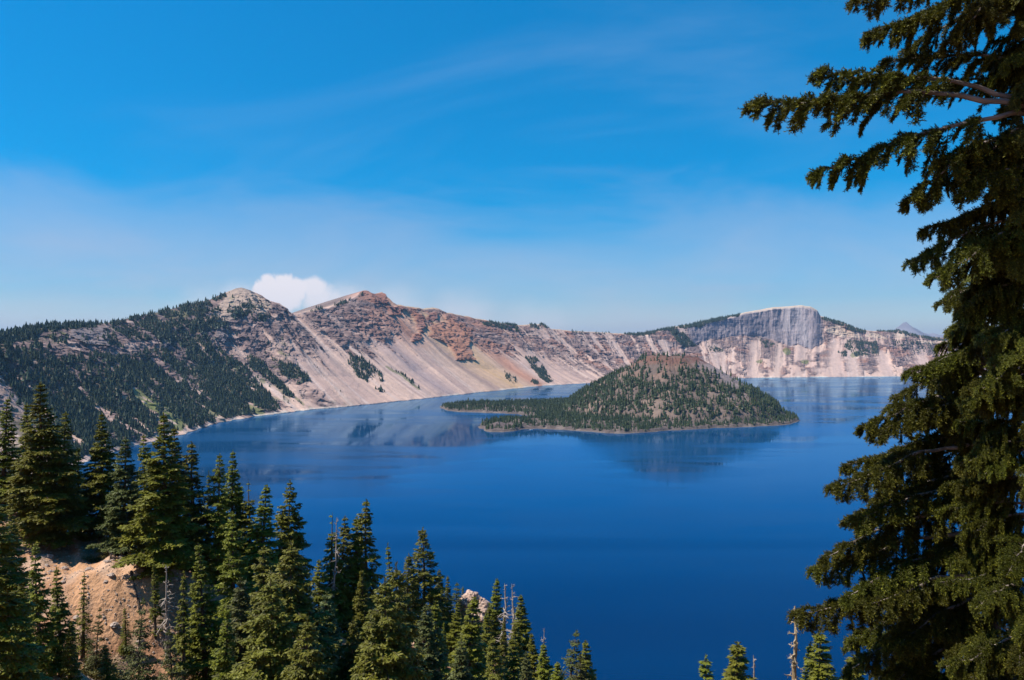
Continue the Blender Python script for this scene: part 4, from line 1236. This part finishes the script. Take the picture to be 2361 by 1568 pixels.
def near_tree(name, px, Y, top_py, base_drop, tips, nfill, label, seed, reach, az_lo, az_hi):
    r = np.random.default_rng(seed)
    x = (px - CX) / FPX * Y
    zt = (HOR - top_py) / FPX * Y
    gz = float(ground(np.array([x]), np.array([float(Y)]))[0]) - CAM_H
    root = obj(name, None, loc=(x, Y, CAM_H + gz), label=label, category='hemlock', group='near hemlocks at the viewpoint')
    H = zt - gz
    n = 16; zz = np.linspace(-.6, H, n)
    tp = np.stack([np.cumsum(r.normal(size=n) * .02), np.cumsum(r.normal(size=n) * .02), zz], 1)
    a = Acc(); co, f = tube(tp, np.linspace(1, .08, n) * .24, 12); a.add(co, f)
    obj('trunk', a.mesh('hemlock_trunk', [M_BARK], True), root)
    def put(zrel, vec, length, q, roll=0.0):
        L0, me = BOUGHS[q if q >= 100 else q % 6] if q < 100 else BOUGHS[q - 100]
        k = length / L0
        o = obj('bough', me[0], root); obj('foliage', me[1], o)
        cx = np.interp(zrel, zz, tp[:, 0]); cy = np.interp(zrel, zz, tp[:, 1])
        M = Matrix.Translation((cx, cy, zrel)) @ orient(root, vec, roll)
        sxy = max(.75, k ** .45)
        o.matrix_local = M @ Matrix.Diagonal((k, sxy, sxy, 1))
    for q, (tx, ty, dy, ay) in enumerate(tips):       # tip pixel, tip depth offset, pixel row where the bough leaves the trunk
        Yt = Y + dy
        T = np.array([(tx - CX) / FPX * Yt - x, dy, (HOR - ty) / FPX * Yt - gz])
        za = (HOR - ay) / FPX * Y - gz
        v = T - np.array([0, 0, za])
        ln = float(np.linalg.norm(v)); put(za, v, ln, (106 + q % 2) if ln > 2.9 else q + seed, r.normal() * .12)
    for i in range(nfill):
        f_ = .06 + .92 * (i + r.random()) / nfill
        az = r.uniform(az_lo, az_hi)
        L = reach * (1 - f_) ** .75 * (.5 + .65 * r.random()) + .35
        el = math.radians(-16 + 30 * f_) + r.normal() * .12
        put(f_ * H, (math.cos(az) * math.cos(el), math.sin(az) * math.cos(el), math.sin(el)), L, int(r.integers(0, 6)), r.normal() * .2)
    return root


# the taller hemlock: boughs reach left into the sky
near_tree('near_hemlock', 2405, 12.0, -420, 0, [
    (1950, 15, -.6, -120), (2010, 60, .2, -40), (2080, 85, .6, 0), (2160, 60, -.3, -60),
    (2045, 120, .5, 150), (2120, 165, .9, 190),
    (1738, 255, .3, 262), (1870, 345, -.2, 264), (1885, 190, .5, 262), (2070, 420, -.1, 280), (2120, 450, .4, 290), (2150, 330, .9, 300),
    (2200, 420, -.4, 380), (2125, 520, .5, 460), (2105, 575, .1, 500), (2145, 595, -.4, 520), (2190, 510, .8, 430), (2215, 620, .5, 560), (2200, 690, .2, 640)],
    140, 'taller near hemlock reaching pale-barked boughs into the sky at the right edge', 5, 1.4, math.radians(95), math.radians(285))
# the lower hemlock, lit boughs stepping down over the water
near_tree('near_hemlock', 2290, 14.5, 600, 0, [
    (2185, 690, -.4, 660), (2200, 765, .3, 720), (2135, 835, .2, 800), (2110, 850, -.5, 810), (2060, 900, .5, 860), (1990, 945, -.2, 905), (2035, 985, -.7, 915), (2070, 1030, .6, 950),
    (1912, 1115, -.3, 1020), (1960, 1065, .4, 1000), (2010, 1110, .9, 1030), (1955, 1160, .2, 1090), (2000, 1190, -.8, 1110),
    (1898, 1240, -.4, 1160), (1875, 1300, .1, 1220), (1935, 1330, -.8, 1250), (1985, 1260, .8, 1180), (2010, 1340, .5, 1270),
    (1830, 1400, -.2, 1330), (1935, 1430, .6, 1360), (1970, 1380, -.9, 1320), (1945, 1500, -.3, 1420), (2010, 1480, .6, 1400), (1980, 1560, -.2, 1480), (2030, 1540, .9, 1470), (2060, 1440, -1.0, 1380)],
    120, 'lower near hemlock with sunlit boughs stepping down over the water', 9, 2.3, math.radians(75), math.radians(290))

# ------------------------------------------------------------------ rock crag, stones, shrubs, dead wood
def rock_mesh(name, seed, size, mat, detail=5, rough=.35, layers=0.0):
    import bmesh
    bm = bmesh.new(); bmesh.ops.create_icosphere(bm, subdivisions=detail, radius=1.0)
    v = np.array([p.co[:] for p in bm.verts])
    n = unit(v)
    k = 1 + rough * fbm(n[:, 0] * 1.6 + seed, n[:, 1] * 1.6, n[:, 2] * 1.6, 4, seed, .55, ridged=True)
    v = n * k[:, None]
    if layers:
        zz = v[:, 2] * 6; v[:, :2] *= (1 + layers * np.sign(np.sin(zz * 2.2 + n[:, 0])) * .5)[:, None]
    v = v * np.array(size)
    for p, c in zip(bm.verts, v):
        p.co = c
    me = bpy.data.meshes.new(name); bm.to_mesh(me); bm.free(); me.materials.append(mat)
    return me


crag_xyz = unproj(1098, 1400, 133.)
crag = obj('rock_crag', None, loc=tuple(crag_xyz - np.array([0, 0, 2.])), label='pink rock crag breaking out of the ridge among firs', category='rock')
for q, (dx, dy, dz, sx, sy, sz) in enumerate(((-1.0, 0, 2.6, 1.7, 1.6, 2.0), (.6, -.5, .6, 1.9, 1.8, 2.6), (2.0, -.2, -.8, 1.5, 1.6, 2.2), (-.2, -1.3, -2.2, 1.5, 1.5, 2.6), (.2, -2.0, -5.2, 1.3, 1.4, 2.6),
                                              (-1.9, .4, 1.6, .9, 1.2, 1.5), (-.3, -2.8, -8., 1.2, 1.5, 2.4))):
    b = obj('boulder', rock_mesh('crag_boulder', 400 + q, (sx, sy, sz), M_ROCK, 5, .30, .10), crag, loc=(dx, dy, dz)); b.rotation_euler = (.2 * q, .1, q * 1.3)

STONE_ME = [rock_mesh('stone', 430 + q, (.5, .4, .3), M_STONE, 3, .35) for q in range(4)]
rs = np.random.default_rng(5)
for q in range(84):
    px = rs.uniform(110, 470); py0 = 1250 + (px - 100) * .55 + rs.uniform(20, 190)
    Y = float(np.clip(87 - (py0 - (1245 + (px - 100) * .6)) / 17., 64, 90)); x = (px - CX) / FPX * Y
    z = float(ground(np.array([x]), np.array([Y]))[0])
    o = obj('stone', STONE_ME[q % 4], loc=(x, Y, z), label='small pale stone lying on the bare tan bank', category='stone', group='stones on the tan bank')
    k = .18 + .8 * rs.random() ** 2.2; o.scale = (k, k, k); o.rotation_euler = (0, 0, rs.random() * 6)


def build_gravel():
    r = np.random.default_rng(61); n = 5200
    px = r.uniform(60, 500, n); Y = r.uniform(63, 90, n); x = (px - CX) / FPX * Y
    z = ground(x, Y)
    k = .035 + .11 * r.random(n) ** 3
    base = np.array([(1, 0, 0), (0, 1, 0), (-1, 0, 0), (0, -1, 0), (0, 0, .8), (0, 0, -.6)], float)
    f = np.array([(0, 1, 4), (1, 2, 4), (2, 3, 4), (3, 0, 4), (1, 0, 5), (2, 1, 5), (3, 2, 5), (0, 3, 5)])
    co = base[None] * (k[:, None, None] * r.uniform(.6, 1.4, (n, 6, 1))) + np.stack([x, Y, z], 1)[:, None]
    me = mesh_np('gravel', co.reshape(-1, 3), (f[None] + (np.arange(n) * 6)[:, None, None]).reshape(-1, 3), [M_STONE])
    obj('gravel', me, kind='stuff', label='loose pumice gravel scattered over the tan bank')


build_gravel()


def shrub_mesh(seed, mat):
    r = np.random.default_rng(seed); a = Acc()
    for i in range(26):
        az = r.random() * 6.283; el = r.uniform(.15, 1.3); L = r.uniform(.5, 1.1)
        d = np.array([math.cos(az) * math.cos(el), math.sin(az) * math.cos(el), math.sin(el)])
        pts = np.array([d * L * s + np.array([0, 0, -.12 * s * s]) for s in (0, .35, .7, 1.)])
        co, f = tube(pts, np.linspace(1, .3, 4) * .012, 4); a.add(co, f, .3, 0)
        n = 46
        bp = d * (L * r.uniform(.25, 1.05, n))[:, None] + r.normal(size=(n, 3)) * .10
        bd = unit(r.normal(size=(n, 3)) + d * .6); bl = r.uniform(.05, .11, (n, 1)); wd = unit(np.cross(bd, r.normal(size=(n, 3)))) * bl * .45
        q = np.stack([bp, bp + bd * bl * .5 + wd, bp + bd * bl, bp + bd * bl * .5 - wd], 1)
        a.add(q, np.arange(n * 4).reshape(n, 4), np.repeat(r.uniform(.1, .9, n), 4), 1)
    return a.mesh('shrub', [M_BARK, mat])


M_SHRUB = mat_needles('shrub_leaves', (0.075, 0.072, 0.018), (0.15, 0.135, 0.04), (0.22, 0.19, 0.07), .2)
SHR = [shrub_mesh(500, M_SHRUB), shrub_mesh(501, M_SHRUB)]
SHRUBS = [(215, 1290, 85, 1.7, 'low dull-green mat on the upper bank'), (250, 1300, 84, 1.3, 'small dry shrub right of the low mat on the upper bank'),
          (218, 1430, 70, 2.2, 'olive shrub left of the pair above the pale soil'), (252, 1450, 69, 2.0, 'olive shrub right of the pair above the pale soil'),
          (275, 1470, 68, 1.6, 'small shrub at the right end of the shrub row'), (475, 1440, 78, 1.6, 'shrub in the dim gap below the thicket'),
          (120, 1440, 64, 1.6, 'dull shrub at the foot of the narrow firs'), (1270, 1530, 108, 1.8, 'grey-green bush at the end of the ridge'),
          (1060, 1385, 130, 1.6, 'low bush on the left flank of the pink crag'), (1115, 1455, 126, 1.5, 'low bush below the pink crag')]
for q, (px, py, Y, k, label) in enumerate(SHRUBS):
    x = (px - CX) / FPX * Y; z = float(ground(np.array([x]), np.array([float(Y)]))[0])
    o = obj('shrub', SHR[q % 2], loc=(x, Y, z - .05), label=label, category='shrub', group='shrubs on the near slope')
    o.scale = (k * 1.2, k * 1.2, k * (.45 if q < 2 else .9)); o.rotation_euler = (0, 0, q * 1.1)


def log_obj(name, p0, p1, rad, label, seed, mat, stubs=5):
    r = np.random.default_rng(seed); a = Acc()
    A0 = unproj(*p0); A1 = unproj(*p1)
    A0[2] = ground(A0[:1], A0[1:2])[0] + rad * .7; A1[2] = ground(A1[:1], A1[1:2])[0] + rad * .9
    n = 10; t = np.linspace(0, 1, n)[:, None]
    pts = (A1 - A0) * t + r.normal(size=(n, 3)) * rad * .25
    co, f = tube(pts, np.linspace(1, .45, n) * rad, 8); a.add(co, f)
    root = obj(name, None, loc=tuple(A0), label=label, category='log', group='dead wood on the bank')
    obj('stem', a.mesh('log', [mat], True), root)
    for k in range(stubs):
        b = Acc(); i = r.integers(2, n); d = unit(r.normal(size=3) + np.array([0, 0, .6])); L = r.uniform(3, 8) * rad
        co, f = tube([pts[i], pts[i] + d * L * .5, pts[i] + d * L + r.normal(size=3) * rad], [rad * .35, rad * .25, rad * .08], 5); b.add(co, f)
        obj('stub', b.mesh('log_stub', [mat], True), root)


log_obj('fallen_log', (255, 1345, 82), (292, 1330, 82.5), .14, 'dark twisted branch lying on the upper bank', 1, M_BARK, 6)
log_obj('fallen_log', (305, 1370, 80), (325, 1405, 78), .16, 'dark root lying along the eroded bank edge', 2, M_BARK, 4)
log_obj('fallen_log', (452, 1545, 74), (478, 1522, 76), .22, 'thick cut log at the bottom of the bank', 3, M_BARK, 1)
log_obj('fallen_log', (150, 1240, 92), (190, 1250, 93), .18, 'pale log lying under the tallest fir', 4, M_DEAD, 3)
log_obj('fallen_log', (205, 1248, 92), (228, 1243, 93), .12, 'thin pale log in the sunny patch behind the bank', 6, M_DEAD, 3)


# ------------------------------------------------------------------ boats
def boat(px, py, L, heading, label):
    x, y = lake_pt(px, py)
    root = obj('tour_boat', None, loc=(x, y, 0), label=label, category='boat', group='boats on the lake')
    root.rotation_euler = (0, 0, heading)
    sec = np.array([(-.5, .16, .1), (-.25, .18, .1), (.1, .17, .1), (.35, .10, .12), (.5, .01, .16)]) * L
    co = []
    for xx, w, h in sec:
        co += [(xx, -w, h), (xx, -w * .6, -.04 * L), (xx, w * .6, -.04 * L), (xx, w, h)]
    f = []
    for k in range(4):
        for j in range(3):
            f.append((k * 4 + j, k * 4 + 4 + j, k * 4 + 5 + j, k * 4 + 1 + j))
        f.append((k * 4, k * 4 + 3, k * 4 + 7, k * 4 + 4))
    f.append((0, 1, 2, 3))
    obj('hull', mesh_np('boat_hull', np.array(co), np.array(f), [M_WHITE]), root)
    def box(name, cx, cz, sx, sy, sz, m):
        v = np.array([(cx + a * sx, b * sy, cz + c * sz) for a in (-.5, .5) for b in (-.5, .5) for c in (-.5, .5)]) * L
        v[[3, 7, 1, 5], 0] *= .94
        ff = np.array([(0, 1, 3, 2), (4, 6, 7, 5), (0, 4, 5, 1), (2, 3, 7, 6), (0, 2, 6, 4), (1, 5, 7, 3)])
        obj(name, mesh_np('boat_' + name, v, ff, [m]), root)
    box('cabin', -.02, .15, .34, .22, .10, M_WHITE); box('windscreen', .16, .155, .04, .20, .07, M_GLASS)
    box('canopy', -.08, .235, .5, .28, .02, M_WHITE); box('bench', -.34, .12, .08, .24, .06, M_BLUEP)


boat(1224, 991.5, 11, .1, 'small white boat moored by the near shore of the island')
boat(2027, 872.5, 16, 0, 'white tour boat far off under the distant cliff')

# ------------------------------------------------------------------ haze
def build_haze():
    m = bpy.data.materials.new('haze_air'); m.use_nodes = True
    t = m.node_tree
    for nd in list(t.nodes):
        t.nodes.remove(nd)
    out = t.nodes.new('ShaderNodeOutputMaterial'); v = t.nodes.new('ShaderNodeVolumePrincipled')
    v.inputs['Color'].default_value = (.36, .58, .92, 1); v.inputs['Density'].default_value = HAZE; v.inputs['Anisotropy'].default_value = 0.2
    t.links.new(v.outputs[0], out.inputs['Volume'])
    x0, x1, y0, y1, z0, z1 = -36000, 40000, -30000, 42000, -330, 1150
    co = np.array([(a, b, c) for a in (x0, x1) for b in (y0, y1) for c in (z0, z1)], float)
    f = np.array([(0, 1, 3, 2), (4, 6, 7, 5), (0, 4, 5, 1), (2, 3, 7, 6), (0, 2, 6, 4), (1, 5, 7, 3)])
    obj('haze', mesh_np('haze', co, f, [m]), kind='stuff')


HAZE = 2.0e-5
build_haze()
